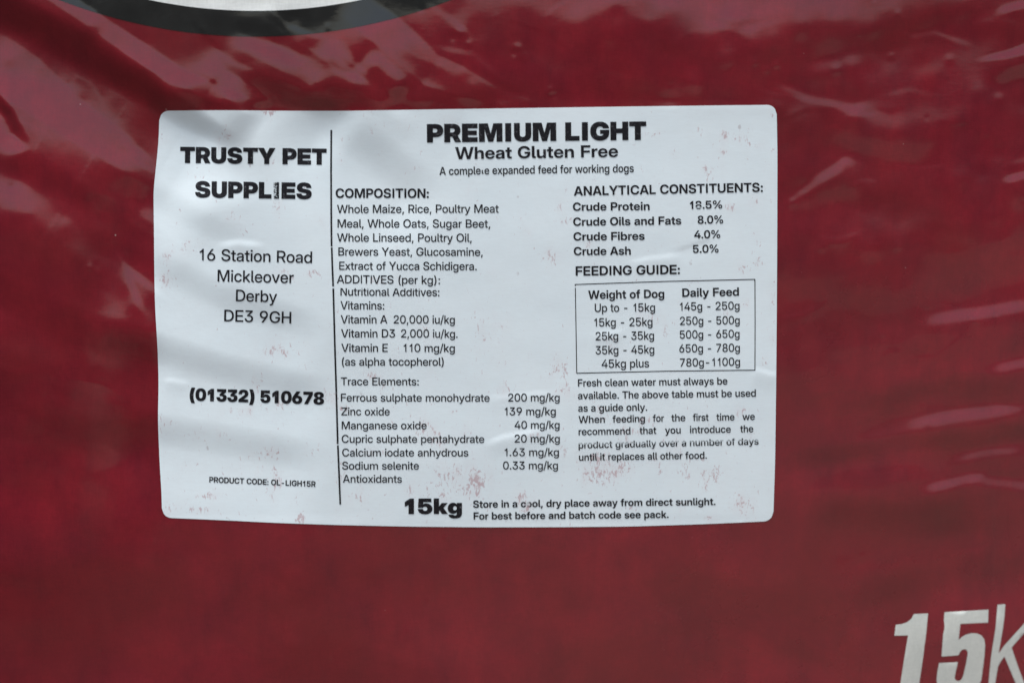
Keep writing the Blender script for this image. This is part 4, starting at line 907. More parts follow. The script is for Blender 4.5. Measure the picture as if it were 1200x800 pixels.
71:739:379,-11 313,-6 253,9 198,35 150,70 110,114 77,166 53,225 38,291 34,363 39,438 54,505 79,564 112,616 153,659 201,694 256,719 314,734 377,739 418,737 457,731 494,721 529,707 562,689 591,669 618,645 641,618 661,588 677,556 688,522 695,485 540,485 535,503 529,519 520,535 510,548 499,561 486,572 472,582 456,590 439,596 421,601 402,603 381,604 343,601 309,591 278,575 251,553 229,525 211,492 198,454 190,411 187,364 190,316 198,273 211,235 229,202 251,174 278,152 309,136 344,127 383,123 415,125 445,132 472,142 495,157 515,175 531,196 542,220 549,246 552,276 587,272 394,272 394,388 701,388 701,295 696,236 682,183 659,134 628,92 591,56 546,27 495,6 440,-7
72:725:56,0 56,728 208,728 208,436 516,436 516,728 669,728 669,0 516,0 516,306 208,306 208,0
73:316:85,0 231,0 231,727 85,727
76:559:56,0 56,728 208,728 208,130 534,130 534,0
77:904:56,0 56,728 281,728 398,395 404,378 410,359 416,337 423,313 430,289 437,264 443,239 450,214 456,190 462,168 467,148 471,131 435,131 439,148 444,168 449,190 456,214 462,238 469,264 476,289 483,313 489,337 496,359 501,378 507,395 622,728 848,728 848,0 697,0 697,342 697,359 698,379 698,401 699,424 699,449 700,475 701,501 701,527 702,554 703,581 703,606 703,630 720,630 712,604 705,577 697,550 689,522 682,496 674,469 667,444 659,420 653,397 646,377 640,358 635,342 514,0 390,0 268,342 262,358 256,377 250,397 243,420 236,444 228,469 220,495 212,522 204,550 196,577 188,604 181,630 200,630 200,606 201,581 201,555 202,528 203,501 204,475 204,449 205,425 205,401 206,379 206,360 206,342 206,0
78:734:56,0 56,728 219,728 449,360 457,346 467,330 478,311 489,290 501,269 513,246 526,223 538,199 549,176 532,145 531,170 529,196 528,224 527,254 526,282 526,309 525,335 525,356 525,374 525,728 678,728 678,0 515,0 306,333 295,351 284,370 271,392 257,416 242,442 227,470 211,500 194,531 176,564 201,577 203,542 205,508 206,476 207,445 208,417 209,392 209,369 209,349 209,333 209,0
79:753:376,-11 313,-6 255,9 201,34 153,68 112,111 78,163 54,223 39,289 34,363 39,438 54,505 78,564 112,616 153,659 201,694 255,719 313,734 376,739 439,734 498,719 551,694 600,659 640,616 674,564 699,505 714,438 719,363 714,289 699,223 674,163 640,111 600,68 551,34 498,9 439,-6;376,123 412,126 445,136 475,151 501,173 523,200 541,233 555,271 563,315 565,363 563,412 555,456 541,494 523,527 501,555 475,576 445,592 412,601 376,604 341,601 308,592 278,576 252,555 229,527 211,494 198,456 190,412 187,363 190,315 198,271 211,233 229,200 252,173 278,151 308,136 341,126
80:636:56,0 56,728 343,728 396,724 443,714 485,698 522,675 553,647 577,614 595,576 606,533 609,487 605,440 595,398 577,359 552,326 521,298 484,276 441,259 394,249 341,246 144,246 144,373 330,373 355,374 379,379 399,387 417,397 431,411 443,426 451,445 456,465 458,487 456,509 451,529 443,547 431,563 417,576 399,586 378,594 355,599 329,600 208,600 208,0
82:652:56,0 56,728 347,728 399,724 446,715 488,698 525,676 556,649 580,615 598,578 609,535 612,489 609,443 597,401 579,364 553,331 522,304 484,283 441,267 392,257 339,254 147,254 147,377 333,377 359,378 382,383 402,390 420,401 434,414 446,429 455,447 460,467 461,489 460,511 454,531 446,549 434,564 420,577 402,587 382,595 358,600 333,601 208,601 208,0;466,0 298,329 459,329 631,0
83:654:331,-11 272,-8 220,1 173,18 132,40 98,68 72,102 52,142 40,186 36,236 183,236 186,212 192,190 202,170 216,153 233,140 254,129 277,121 303,116 331,114 358,115 381,119 403,126 422,134 437,145 450,158 460,172 465,188 467,206 466,221 461,234 453,247 443,257 429,267 411,276 391,284 366,292 338,299 261,316 197,334 145,359 104,389 74,426 57,468 51,518 55,560 66,599 86,634 112,664 145,690 183,711 227,727 275,736 327,739 381,736 429,726 472,711 510,689 541,663 567,631 586,594 598,553 603,507 459,507 453,538 440,564 420,585 395,601 364,610 328,613 304,612 283,608 263,602 246,593 232,583 220,571 211,557 206,542 204,525 206,511 210,498 218,486 228,476 242,466 259,458 278,450 301,443 327,437 395,421 431,413 464,403 493,391 519,378 543,364 563,348 580,330 594,310 605,289 612,266 617,241 619,214 615,170 603,130 584,94 558,63 525,37 485,16 439,1 388,-8
84:643:25,598 25,728 618,728 618,598 398,598 398,0 246,0 246,598
85:710:355,-11 297,-8 244,4 197,22 155,47 120,78 92,115 71,157 59,204 55,254 55,728 205,728 205,266 207,239 213,214 223,191 238,171 255,154 276,140 300,129 326,123 355,121 384,123 411,129 435,140 455,154 473,171 487,191 497,214 504,239 506,266 506,728 656,728 656,254 651,204 639,157 618,115 590,78 555,47 513,22 466,4 413,-8
87:1008:204,0 9,728 172,728 256,371 263,340 269,310 275,279 281,247 287,216 293,185 299,154 304,123 310,92 280,92 286,123 292,154 298,185 304,216 310,247 317,279 323,310 330,340 337,371 426,728 582,728 670,371 677,340 684,310 691,279 697,247 704,216 710,185 716,154 722,123 728,92 697,92 703,123 708,154 714,185 720,216 726,247 732,279 738,310 745,340 751,371 835,728 999,728 803,0 633,0 532,388 524,421 516,456 509,494 501,533 493,576 483,621 524,621 515,576 506,534 499,494 491,457 484,422 476,388 375,0
89:701:278,0 278,271 9,728 184,728 307,508 318,487 329,467 339,447 350,426 360,405 370,383 338,383 348,405 358,426 368,447 378,467 388,488 399,508 518,728 692,728 427,271 427,0
97:560:210,-9 176,-7 146,-1 118,8 93,22 72,39 54,60 42,85 34,114 31,147 33,175 39,199 48,221 60,239 74,255 92,268 112,279 133,288 157,295 181,301 207,305 233,309 263,312 288,315 309,318 326,321 339,325 349,330 356,337 360,345 362,356 362,359 361,371 357,383 352,393 344,402 335,409 323,416 310,420 295,423 278,424 261,423 246,420 232,415 219,409 209,402 200,392 193,382 188,371 185,358 48,363 54,397 66,427 83,453 105,477 131,496 162,512 198,523 238,530 282,532 315,531 346,527 375,521 401,512 425,500 446,486 464,470 479,451 492,430 500,407 506,381 507,354 507,0 365,0 365,73 362,73 352,57 341,43 328,29 313,18 297,9 278,1 258,-5 235,-8;251,92 273,94 292,98 310,105 326,115 339,126 349,140 357,155 361,172 363,190 363,243 358,240 352,238 346,236 338,234 330,232 321,230 311,228 302,226 291,224 281,222 270,221 259,219 243,216 228,212 215,207 202,201 192,194 183,185 177,176 173,164 172,151 173,139 176,129 182,119 189,111 198,105 209,99 222,95 236,93
98:606:353,-10 329,-9 308,-6 287,1 268,9 251,20 236,32 222,47 210,63 200,81 198,81 198,0 53,0 53,728 200,728 200,446 201,446 212,463 224,479 238,492 253,504 270,514 289,522 309,528 330,531 354,532 395,529 434,518 468,499 499,474 526,442 547,405 563,362 572,314 576,261 572,208 563,160 547,117 526,80 500,48 469,23 434,4 395,-7;313,108 335,111 355,117 374,127 389,141 402,158 413,180 421,204 425,231 427,261 425,292 421,319 413,343 402,364 389,382 374,396 356,406 335,412 313,414 290,412 269,406 250,395 233,381 219,363 208,342 200,318 195,291 194,261 195,232 200,205 208,181 219,160 233,142 250,127 269,117 290,111
99:564:292,-11 242,-8 196,4 154,23 118,49 88,81 63,118 45,161 34,209 31,260 34,312 45,360 63,403 88,441 118,473 154,499 196,518 242,529 292,533 325,531 356,527 385,518 412,507 437,494 460,477 480,458 497,437 511,414 523,389 531,361 535,333 394,327 392,340 388,352 383,363 377,373 370,383 362,391 353,398 343,404 332,409 320,412 308,415 294,415 271,413 250,407 232,396 216,382 203,364 193,342 185,318 181,291 179,260 181,231 185,203 193,179 203,158 216,140 232,125 250,115 271,108 294,106 308,107 320,109 332,113 343,117 353,123 362,131 370,139 377,148 382,159 387,171 391,183 394,196 535,191 531,162 524,135 513,109 499,86 481,64 461,45 439,28 414,15 386,3 356,-5 325,-10
100:606:253,-10 211,-7 172,4 137,23 106,48 80,80 59,117 43,160 34,208 31,261 34,314 43,362 59,405 81,442 107,474 138,499 173,518 211,529 252,532 276,531 297,528 318,522 336,514 353,504 368,492 382,479 394,463 405,446 406,446 406,728 553,728 553,0 408,0 408,81 406,81 396,63 384,47 370,32 355,20 338,9 319,1 299,-6 277,-9;293,108 316,111 337,117 356,127 373,142 387,160 398,181 406,205 411,232 412,261 411,291 406,318 398,342 387,363 373,381 356,395 337,406 316,412 293,414 271,412 251,406 233,396 217,382 204,364 193,343 185,319 181,292 179,261 181,231 185,204 193,180 204,158 217,141 233,127 251,117 271,111
101:570:292,-11 241,-8 195,4 154,23 117,49 87,81 63,119 45,162 34,209 31,260 34,312 45,359 63,402 87,440 118,472 153,498 194,517 238,529 286,533 323,531 357,525 389,514 419,500 446,482 470,460 491,435 509,406 523,375 533,340 539,303 541,264 541,224 84,224 84,317 471,317 404,294 402,319 398,342 390,362 380,380 366,395 351,406 333,415 312,420 289,422 266,420 246,415 228,406 212,395 198,380 188,362 180,342 175,320 174,296 174,231 176,205 180,182 188,161 200,142 214,127 230,114 250,105 272,100 296,98 313,99 330,102 344,106 358,112 370,120 381,129 390,139 397,150 402,163 536,157 526,125 511,96 491,69 467,46 438,26 406,10 371,-2 332,-9
102:379:357,522 357,408 9,408 9,522;103,0 103,583 105,615 112,643 123,667 138,688 157,705 181,718 208,728 239,733 274,735 292,735 310,735 327,734 342,733 353,732 362,732 356,618 350,618 343,618 334,619 324,619 315,619 307,619 288,618 273,613 263,606 255,595 251,581 250,563 250,0
103:606:297,-212 251,-210 210,-203 174,-192 142,-177 115,-158 93,-136 75,-110 63,-82 55,-52 193,-44 197,-56 204,-67 212,-76 222,-84 234,-91 247,-97 262,-101 279,-104 297,-105 330,-102 357,-92 379,-77 395,-55 405,-28 408,6 408,90 405,90 395,72 383,56 369,42 354,30 337,20 319,12 298,6 277,3 253,2 211,5 172,16 137,34 106,59 80,89 59,126 43,167 34,214 31,264 34,316 43,363 59,406 81,443 107,474 138,499 173,518 211,529 253,532 276,531 298,528 318,522 337,513 354,503 369,491 383,477 396,461 407,444 408,444 408,522 553,522 553,17 550,-33 539,-76 521,-113 497,-144 466,-169 431,-188 390,-201 346,-209;293,118 317,120 338,126 356,136 373,150 387,167 398,187 406,211 411,237 412,266 411,295 406,322 398,345 387,366 373,383 356,397 338,408 317,414 293,416 271,414 251,408 233,398 217,384 204,367 193,346 185,323 181,296 179,266 181,237 185,210 193,186 204,166 217,149 233,135 251,125 271,120
104:595:200,292 200,0 53,0 53,728 199,728 199,387 176,387 194,430 217,465 244,494 277,515 316,528 360,532 395,530 427,522 456,508 482,490 503,467 520,439 532,406 540,369 542,328 542,0 395,0 395,301 393,333 384,359 371,380 352,395 328,404 301,407 282,405 264,401 248,394 234,385 222,372 213,357 205,338 201,317
105:253:53,0 53,522 200,522 200,0;126,587 104,590 84,597 67,609 54,625 46,644 43,665 46,685 54,704 67,720 84,732 104,739 126,742 148,739 168,732 185,720 198,704 206,685 209,664 206,644 198,625 185,609 168,597 148,590
107:559:186,150 186,324 203,324 381,522 552,522 319,259 284,259;53,0 53,728 200,728 200,0;391,0 230,227 327,329 563,0
108:282:220,-1 167,3 124,14 93,33 71,60 57,96 53,141 53,728 200,728 200,156 201,142 204,130 209,122 217,117 228,113 242,112 247,112 251,112 255,112 258,113 262,113 265,113 270,2 263,1 255,1 247,0 238,0 229,-1
109:892:53,0 53,522 193,522 195,401 186,401 196,430 209,454 224,475 241,493 261,507 282,518 304,526 327,531 351,533 388,529 422,517 452,498 476,471 494,439 505,399 489,399 498,426 509,451 525,472 543,490 564,505 587,517 612,526 638,531 665,533 697,530 727,523 754,511 779,494 799,473 816,448 829,419 836,385 839,348 839,0 692,0 692,320 689,348 681,371 667,388 649,401 629,409 606,411 588,410 573,406 559,399 546,390 536,379 528,366 521,351 518,334 517,316 517,0 375,0 375,324 373,349 365,370 352,387 334,401 314,409 290,411 274,410 259,406 245,399 232,390 221,379 212,365 205,349 201,330 200,310 200,0
110:595:200,292 200,0 53,0 53,522 196,522 197,387 176,387 194,430 217,465 244,494 277,515 316,528 360,532 395,530 427,522 456,508 481,490 503,467 520,439 532,406 540,369 542,328 542,0 395,0 395,301 393,333 384,359 371,380 352,395 328,404 301,407 282,405 264,401 248,394 234,385 222,372 213,357 205,338 201,317
111:589:294,-11 244,-8 198,4 156,23 119,48 88,80 63,118 45,161 34,208 31,260 34,313 45,360 63,403 88,441 119,473 156,499 198,518 244,529 294,533 345,529 391,518 433,499 470,473 501,441 525,403 544,360 555,313 558,260 555,208 544,161 525,118 501,80 470,48 433,23 391,4 345,-8;294,107 317,109 337,115 356,125 372,140 385,157 396,179 404,203 408,230 410,260 408,291 404,318 396,343 385,364 372,382 356,396 337,406 317,413 294,415 272,413 252,407 233,396 217,382 204,364 193,343 185,318 181,291 179,260 181,230 185,203 193,179 204,157 217,140 233,125 252,115 272,109
112:606:53,-204 53,522 198,522 198,448 201,448 211,464 223,479 237,493 253,504 270,514 288,522 309,528 330,531 354,532 395,529 434,518 468,499 499,474 526,442 547,405 563,362 572,314 576,261 572,208 563,160 547,117 526,80 500,48 469,23 434,4 395,-7 353,-10 329,-9 308,-6 288,1 269,9 252,19 237,32 224,46 212,62 202,79 200,79 200,-204;313,108 335,111 355,117 374,127 389,141 402,158 413,180 421,204 425,231 427,261 425,292 421,319 413,343 402,364 389,382 374,396 356,406 335,412 313,414 290,412 269,406 250,395 233,381 219,363 208,342 200,318 195,291 194,261 195,232 200,205 208,181 219,160 233,142 250,127 269,117 290,111
114:382:53,0 53,522 195,522 195,433 197,433 209,462 224,485 243,503 266,516 293,524 324,527 332,527 340,526 348,526 355,526 362,525 368,525 368,398 361,399 352,400 341,401 329,402 317,402 305,402 286,401 268,396 251,388 236,378 224,365 213,349 206,330 201,309 200,285 200,0
115:531:269,-12 226,-10 186,-3 150,8 117,24 89,43 66,67 48,94 35,125 29,160 171,165 177,144 187,126 201,112 220,101 242,95 268,93 293,95 314,100 331,108 344,119 351,132 354,147 352,159 346,170 336,180 323,187 307,194 287,199 195,216 149,229 110,247 80,270 58,297 45,330 41,368 44,400 53,429 68,455 89,478 114,497 145,512 180,523 220,530 263,532 306,530 344,523 379,512 410,496 436,477 458,454 474,427 484,397 489,364 355,359 351,378 342,394 329,408 311,419 291,426 267,428 244,426 225,421 209,413 197,402 190,389 187,375 189,362 194,351 203,342 216,334 232,327 251,322 349,303 397,291 436,274 465,253 486,227 498,197 503,161 499,127 489,97 473,70 451,46 423,26 391,9 354,-3 313,-10
116:370:346,522 346,408 9,408 9,522;95,661 242,661 242,161 243,145 246,133 252,124 261,118 274,115 291,114 300,114 309,114 320,114 330,115 338,115 345,115 350,1 338,0 325,-1 310,-1 294,-1 278,-2 262,-2 210,2 168,14 136,33 113,61 99,96 95,140
117:595:235,-10 200,-7 168,1 139,14 114,32 93,56 75,84 63,116 56,153 53,194 53,522 200,522 200,221 203,190 211,164 225,143 244,128 267,119 295,116 314,117 331,121 347,128 361,138 373,150 383,166 390,184 394,206 395,230 395,522 542,522 542,0 399,0 398,135 419,135 401,93 378,57 351,28 318,7 279,-6
119:828:167,0 7,522 161,522 208,339 217,302 226,263 235,223 243,183 252,142 261,101 242,101 251,142 260,183 270,223 280,263 289,302 299,339 348,522 480,522 528,339 538,302 548,263 557,223 567,183 576,142 585,101 566,101 575,142 583,183 592,223 601,263 609,302 618,339 664,522 820,522 661,0 510,0 450,205 444,225 439,246 433,268 428,290 422,312 417,334 411,356 406,378 400,399 427,399 422,378 416,356 411,334 406,312 400,290 395,268 389,246 383,225 378,205 317,0
121:566:62,-202 70,-87 125,-88 138,-88 149,-87 159,-85 167,-81 175,-75 181,-67 187,-58 192,-47 196,-34 207,1 7,522 162,522 248,263 258,231 268,200 277,168 285,136 294,104 303,71 263,71 272,104 280,136 289,168 298,200 308,232 318,263 406,522 559,522 331,-75 319,-103 306,-127 291,-148 275,-165 256,-180 235,-191 213,-199 187,-203 159,-205 143,-205 126,-205 109,-204 93,-203 77,-203
''',
'K': '''
32:280:
40:391:50,289 51,348 56,407 63,467 74,525 87,580 102,633 119,682 138,726 159,765 363,765 346,719 330,671 315,620 301,567 289,513 279,457 272,401 267,345 266,289 267,241 271,194 277,149 286,103 298,57 311,11 327,-38 344,-89 363,-144 159,-144 126,-81 99,-14 77,57 62,132 53,209
41:391:28,-144 47,-89 64,-38 80,11 93,57 104,103 113,149 120,194 123,241 125,289 123,345 119,401 111,457 102,513 90,567 76,620 61,671 45,719 28,765 232,765 253,726 272,682 289,633 304,580 317,525 327,467 335,407 339,348 341,289 338,209 329,132 313,57 292,-14 265,-81 232,-144
48:645:322,-12 257,-7 199,8 149,34 106,68 71,111 44,163 25,222 13,289 9,363 13,438 25,505 44,564 71,616 106,659 149,694 199,719 257,734 322,739 388,734 446,719 496,694 538,659 573,616 600,564 620,505 631,438 635,363 631,289 620,222 600,163 573,111 538,68 496,33 446,8 388,-7;322,158 346,160 366,169 383,182 397,201 407,225 416,253 421,286 425,323 426,363 425,404 421,441 416,474 407,502 397,526 383,545 366,559 346,567 322,570 299,567 279,559 262,545 248,526 237,502 229,474 223,441 220,404 219,363 220,323 223,286 229,253 237,225 248,201 262,182 279,169 299,160
49:600:455,0 455,727 296,727 148,622 83,557 83,347 163,377 233,433 233,0
50:645:40,0 40,153 316,371 327,380 340,389 353,400 366,412 378,425 389,439 398,456 403,473 405,493 404,507 400,521 395,533 387,544 378,553 366,560 354,566 340,569 324,570 307,569 292,564 278,557 265,548 255,536 246,521 240,503 236,483 235,460 31,460 35,516 47,565 67,610 94,648 128,680 168,706 215,724 267,736 325,739 378,736 427,727 472,711 512,690 546,663 574,631 594,594 607,552 611,505 608,470 601,437 589,407 573,379 554,353 531,328 505,303 477,278 446,253 342,171 342,170 612,170 612,0
51:645:314,-12 249,-7 192,5 143,26 102,54 70,87 44,125 27,167 16,209 13,254 220,254 221,235 225,217 232,201 241,187 252,175 265,165 280,158 296,153 313,152 330,153 345,157 359,164 372,172 382,183 390,195 396,210 400,225 401,241 400,256 396,270 390,283 381,293 371,302 358,310 343,315 327,318 308,319 199,319 199,433 331,556 331,556 46,556 46,728 581,728 581,566 361,371 361,418 415,420 463,416 504,404 538,386 566,364 588,336 603,304 612,269 615,232 611,186 599,144 579,106 551,72 516,43 474,20 427,2 373,-8
53:645:319,-12 264,-9 214,1 168,18 128,40 94,69 66,103 45,143 31,188 24,238 228,238 229,222 233,207 240,193 249,180 260,170 273,161 288,154 303,151 321,149 338,151 354,155 368,161 380,170 391,181 400,195 406,210 410,227 411,245 410,264 406,281 399,297 390,311 379,322 367,332 352,339 337,343 320,345 298,343 279,338 262,329 249,318 239,305 232,290 35,290 54,728 573,728 573,556 248,556 241,458 242,458 256,470 274,480 294,488 315,494 339,497 363,498 395,496 426,490 457,479 487,465 514,448 540,427 562,403 582,377 598,348 610,317 617,285 619,252 615,203 603,157 582,116 554,79 519,47 477,22 430,3 377,-8
54:645:330,-9 272,-6 220,5 172,23 129,47 93,77 64,113 42,153 29,197 25,244 27,285 35,324 47,361 64,397 83,433 104,468 278,728 511,728 304,415 246,415 253,424 262,433 272,442 284,451 297,460 313,467 331,473 352,477 375,478 423,475 467,465 506,450 540,428 568,402 590,369 606,332 616,291 620,245 615,197 603,153 583,113 555,77 521,47 480,23 435,5 384,-6;322,153 339,154 355,158 370,165 382,173 393,184 402,197 409,212 413,228 414,245 413,262 409,278 402,293 393,306 382,317 370,326 355,332 339,336 322,337 305,336 289,332 275,326 262,317 251,306 242,293 236,278 232,262 231,245 232,228 236,212 242,197 251,184 262,173 275,165 289,158 305,154
55:645:96,0 374,547 374,548 46,548 46,728 598,728 598,557 317,0
56:645:322,-12 262,-9 207,0 158,14 115,34 79,58 50,87 29,120 16,157 12,198 15,230 22,259 36,285 54,308 76,328 104,345 135,359 171,369 210,376 210,376 159,387 116,404 80,429 54,460 39,496 34,539 38,578 50,613 70,645 97,672 130,696 171,714 216,728 267,736 322,739 378,737 430,728 476,715 515,697 549,674 576,646 595,614 607,579 611,539 606,496 590,460 565,429 530,405 486,387 434,376 434,376 474,369 509,359 541,345 568,328 591,308 609,285 622,259 630,230 633,198 628,157 615,120 594,87 565,58 529,34 486,14 437,0 382,-9;322,134 337,135 352,138 366,144 378,152 388,162 397,174 403,187 407,201 408,215 407,230 403,244 397,257 388,268 378,277 366,285 353,290 338,293 322,295 306,293 291,290 278,285 266,277 256,268 248,257 242,244 238,230 237,215 238,200 242,186 248,173 256,162 266,152 278,144 292,138 306,135;322,448 337,449 351,452 363,456 374,463 383,471 390,481 395,492 398,504 399,518 398,531 395,544 390,555 383,564 374,573 363,579 351,584 337,587 322,587 307,587 293,584 281,579 271,573 262,564 255,555 249,544 246,531 245,518 246,504 249,492 255,481 262,471 271,463 281,456 293,452 307,449
69:641:34,0 34,728 612,728 612,540 256,540 256,452 584,452 584,271 256,271 256,188 612,188 612,0
71:742:377,-12 307,-7 243,9 185,34 135,68 94,112 60,163 35,223 20,290 15,363 21,441 37,510 63,571 98,622 141,664 192,697 248,720 308,735 372,739 417,737 459,731 500,721 539,706 574,688 606,667 635,642 659,614 680,583 696,549 707,513 712,474 486,474 483,485 479,496 475,506 469,514 462,522 454,529 445,535 435,539 424,543 411,546 398,547 382,548 352,546 326,539 303,527 284,511 268,490 256,465 247,436 242,402 240,363 242,325 247,291 256,262 268,237 285,216 304,200 328,189 355,182 386,180 410,181 432,184 451,190 466,198 479,207 489,219 495,231 500,246 501,261 545,257 379,257 379,413 718,413 718,304 713,243 699,187 676,137 644,93 604,57 557,27 503,6 443,-7
72:730:34,0 34,728 256,728 256,463 474,463 474,728 696,728 696,0 474,0 474,275 256,275 256,0
73:392:85,0 307,0 307,727 85,727
76:582:34,0 34,728 256,728 256,188 563,188 563,0
77:936:34,0 34,728 368,728 413,540 420,518 426,492 434,463 442,433 450,401 458,368 466,335 473,303 481,272 487,244 493,218 497,195 440,195 445,218 450,244 457,272 464,303 471,335 479,368 487,401 495,433 503,463 510,492 517,518 523,540 568,728 903,728 903,0 684,0 684,258 685,276 685,299 686,325 687,353 688,384 689,416 690,450 691,483 692,518 692,551 693,583 693,613 718,613 711,584 703,552 695,520 687,486 679,453 671,420 663,388 655,357 648,328 641,301 634,278 629,258 558,0 379,0 307,258 301,278 295,301 287,328 280,357 272,388 263,420 255,453 247,486 238,520 230,552 223,584 216,613 243,613 243,583 243,551 244,518 245,483 246,450 247,416 248,384 249,353 250,325 251,299 251,276 251,258 251,0
80:654:34,0 34,728 351,728 407,724 458,713 504,696 544,672 577,642 604,606 624,565 635,519 639,468 635,418 624,372 604,330 578,294 544,264 505,240 459,223 408,212 351,209 162,209 162,391 333,391 351,392 367,395 381,400 393,407 403,416 412,427 418,440 421,453 423,468 421,483 418,497 412,509 403,520 393,529 381,536 367,541 351,545 333,546 256,546 256,0
82:671:34,0 34,728 349,728 406,724 457,713 503,696 543,672 576,642 603,606 622,565 634,519 638,468 634,419 622,375 601,335 573,300 539,272 498,248 450,231 397,221 338,218 171,218 171,388 332,388 349,389 365,393 379,398 391,406 402,416 410,427 416,439 420,453 421,468 420,483 416,497 410,510 402,521 391,530 379,538 365,543 349,547 332,548 256,548 256,0;433,0 278,331 503,331 663,0
83:697:349,-12 284,-8 225,1 174,17 131,40 95,69 67,104 46,145 34,191 30,243 239,243 242,227 247,213 255,200 266,188 279,179 294,172 311,166 331,163 352,162 370,163 387,165 402,169 415,174 426,180 435,187 442,196 446,205 447,215 446,225 442,234 435,242 425,250 412,256 397,262 378,268 357,273 332,278 262,291 197,307 143,332 100,365 69,405 50,451 44,503 48,548 61,589 82,626 111,659 147,687 190,709 238,726 291,736 349,739 408,736 461,726 509,710 550,688 585,660 613,626 634,587 647,543 653,494 449,494 445,515 435,532 420,547 401,557 379,564 354,566 338,565 323,563 309,559 297,554 287,548 278,541 272,532 268,523 267,513 268,503 272,495 278,487 286,480 298,474 311,468 328,463 347,459 369,455 424,446 465,437 501,427 534,416 563,403 588,389 610,372 628,354 642,333 653,311 661,287 665,261 667,232 663,183 650,138 630,99 601,66 565,38 522,17 471,1 413,-9
84:664:19,540 19,728 645,728 645,540 443,540 443,0 221,0 221,540
85:705:353,-12 291,-8 235,3 184,22 140,47 103,79 74,116 52,160 39,208 34,261 34,728 250,728 250,279 251,259 256,241 263,225 274,210 286,198 300,188 316,180 334,176 353,174 372,175 389,180 406,188 420,198 432,210 442,225 450,241 454,259 456,279 456,728 671,728 671,261 667,208 654,160 632,116 602,78 565,47 521,22 470,3 414,-8
89:745:270,0 270,239 -2,728 253,728 350,529 358,513 365,497 372,481 379,465 386,449 393,434 365,434 371,449 378,465 384,481 390,497 397,513 404,529 494,728 747,728 484,239 484,0
103:635:314,-211 257,-208 208,-200 167,-187 133,-169 105,-147 83,-122 66,-94 54,-64 46,-32 247,-32 249,-38 253,-44 258,-50 265,-55 272,-59 281,-62 291,-65 302,-67 314,-67 336,-65 353,-58 367,-46 376,-30 382,-8 384,18 384,98 383,98 375,79 365,62 352,48 338,36 322,27 304,20 285,15 265,12 243,11 200,14 161,25 125,44 95,69 69,99 48,135 33,175 23,219 20,266 24,314 33,359 49,401 70,437 96,468 127,494 162,513 199,524 241,528 262,527 282,523 300,518 317,511 333,502 347,491 360,478 372,464 382,448 383,448 383,516 596,516 596,43 593,-12 582,-60 564,-101 539,-135 507,-163 469,-184 423,-199 372,-208;309,173 323,174 337,178 350,185 361,194 371,205 378,219 384,234 388,251 389,270 388,289 384,306 378,322 371,335 361,346 350,355 337,362 323,366 309,367 294,366 281,362 269,355 259,346 251,334 245,321 240,306 237,289 236,270 237,252 240,235 245,219 251,206 259,194 269,185 281,178 294,174
107:600:230,106 230,358 255,358 368,516 607,516 394,238 331,238;39,0 39,728 253,728 253,0;370,0 262,191 399,341 611,0
''',
}


def parse(txt):
    d = {}
    for line in txt.strip().split('\n'):
        c, a, rest = line.split(':', 2)
        loops = [[tuple(map(int, p.split(','))) for p in L.split()] for L in rest.split(';') if L.strip()]
        d[chr(int(c))] = (float(a), loops)
    return d


FONT = {k: parse(v) for k, v in GLYPHS.items()}
_cache = {}


def glyph(font, ch, cuts=(), speck=0.0):
    key = (font, ch, cuts, speck)
    if key not in _cache:
        adv, loops = FONT[font][ch]
        if not loops:
            _cache[key] = (adv, None, None)
        else:
            extra, drop = [], None
            if speck:
                rr = random.Random(5)
                A = np.concatenate([np.array(L) for L in loops])
                x0, y0 = A.min(0)
                x1, y1 = A.max(0)
                extra = [(rr.uniform(x0, x1), rr.uniform(y0, y1)) for _ in range(170)]
                r3 = np.random.default_rng(11)
                drop = lambda c: r3.random(len(c)) < np.where(c[:, 0] < x0 + 0.55 * (x1 - x0), speck, speck * 0.15)
            V, F = fill(loops, extra, cuts, drop)
            _cache[key] = (adv, V, F)
    return _cache[key]


def text_mesh(lines):
    """lines: (text, weight, x0, y0, x1, y1, capital height, options) in photo pixels, ink edge to ink edge."""
    verts, faces, n = [], [], 0
    for txt, font, x0, y0, x1, y1, cap, *opt in lines:
        opt = opt[0] if opt else {}
        size = cap / 0.727 / 1000
        x = 0
        parts = []
        for i, ch in enumerate(txt):
            cuts = opt.get('cuts', ())
            if i in opt.get('faint', {}):
                cuts = opt['faint'][i]
            adv, V, F = glyph(font, ch, cuts, opt.get('speck', {}).get(i, 0.0))
            if V is not None:
                parts.append((V + (x, 0), F))
            x += adv + (opt.get('track', -16) if ch != ' ' else 0)
        lo = min(p[0][:, 0].min() for p in parts)
        hi = max(p[0][:, 0].max() for p in parts)
        for V, F in parts:
            a = (V[:, 0] - lo) / (hi - lo)
            lean = (y1 - y0) / (x1 - x0)
            up = V[:, 1] * size
            u = x0 + a * (x1 - x0) + up * lean * 0.7
            v = y0 + a * (y1 - y0) - up
            verts.append((u, v))
            faces.append(F[:, ::-1] + n)
            n += len(V)
    return np.concatenate([p[0] for p in verts]), np.concatenate([p[1] for p in verts]), np.concatenate(faces)


def lettering(name, lines):
    u, v, F = text_mesh(lines)
    return link(name, at_pixels(u, v, LIFT + 0.00009), F, INK, label, smooth_shade=True)


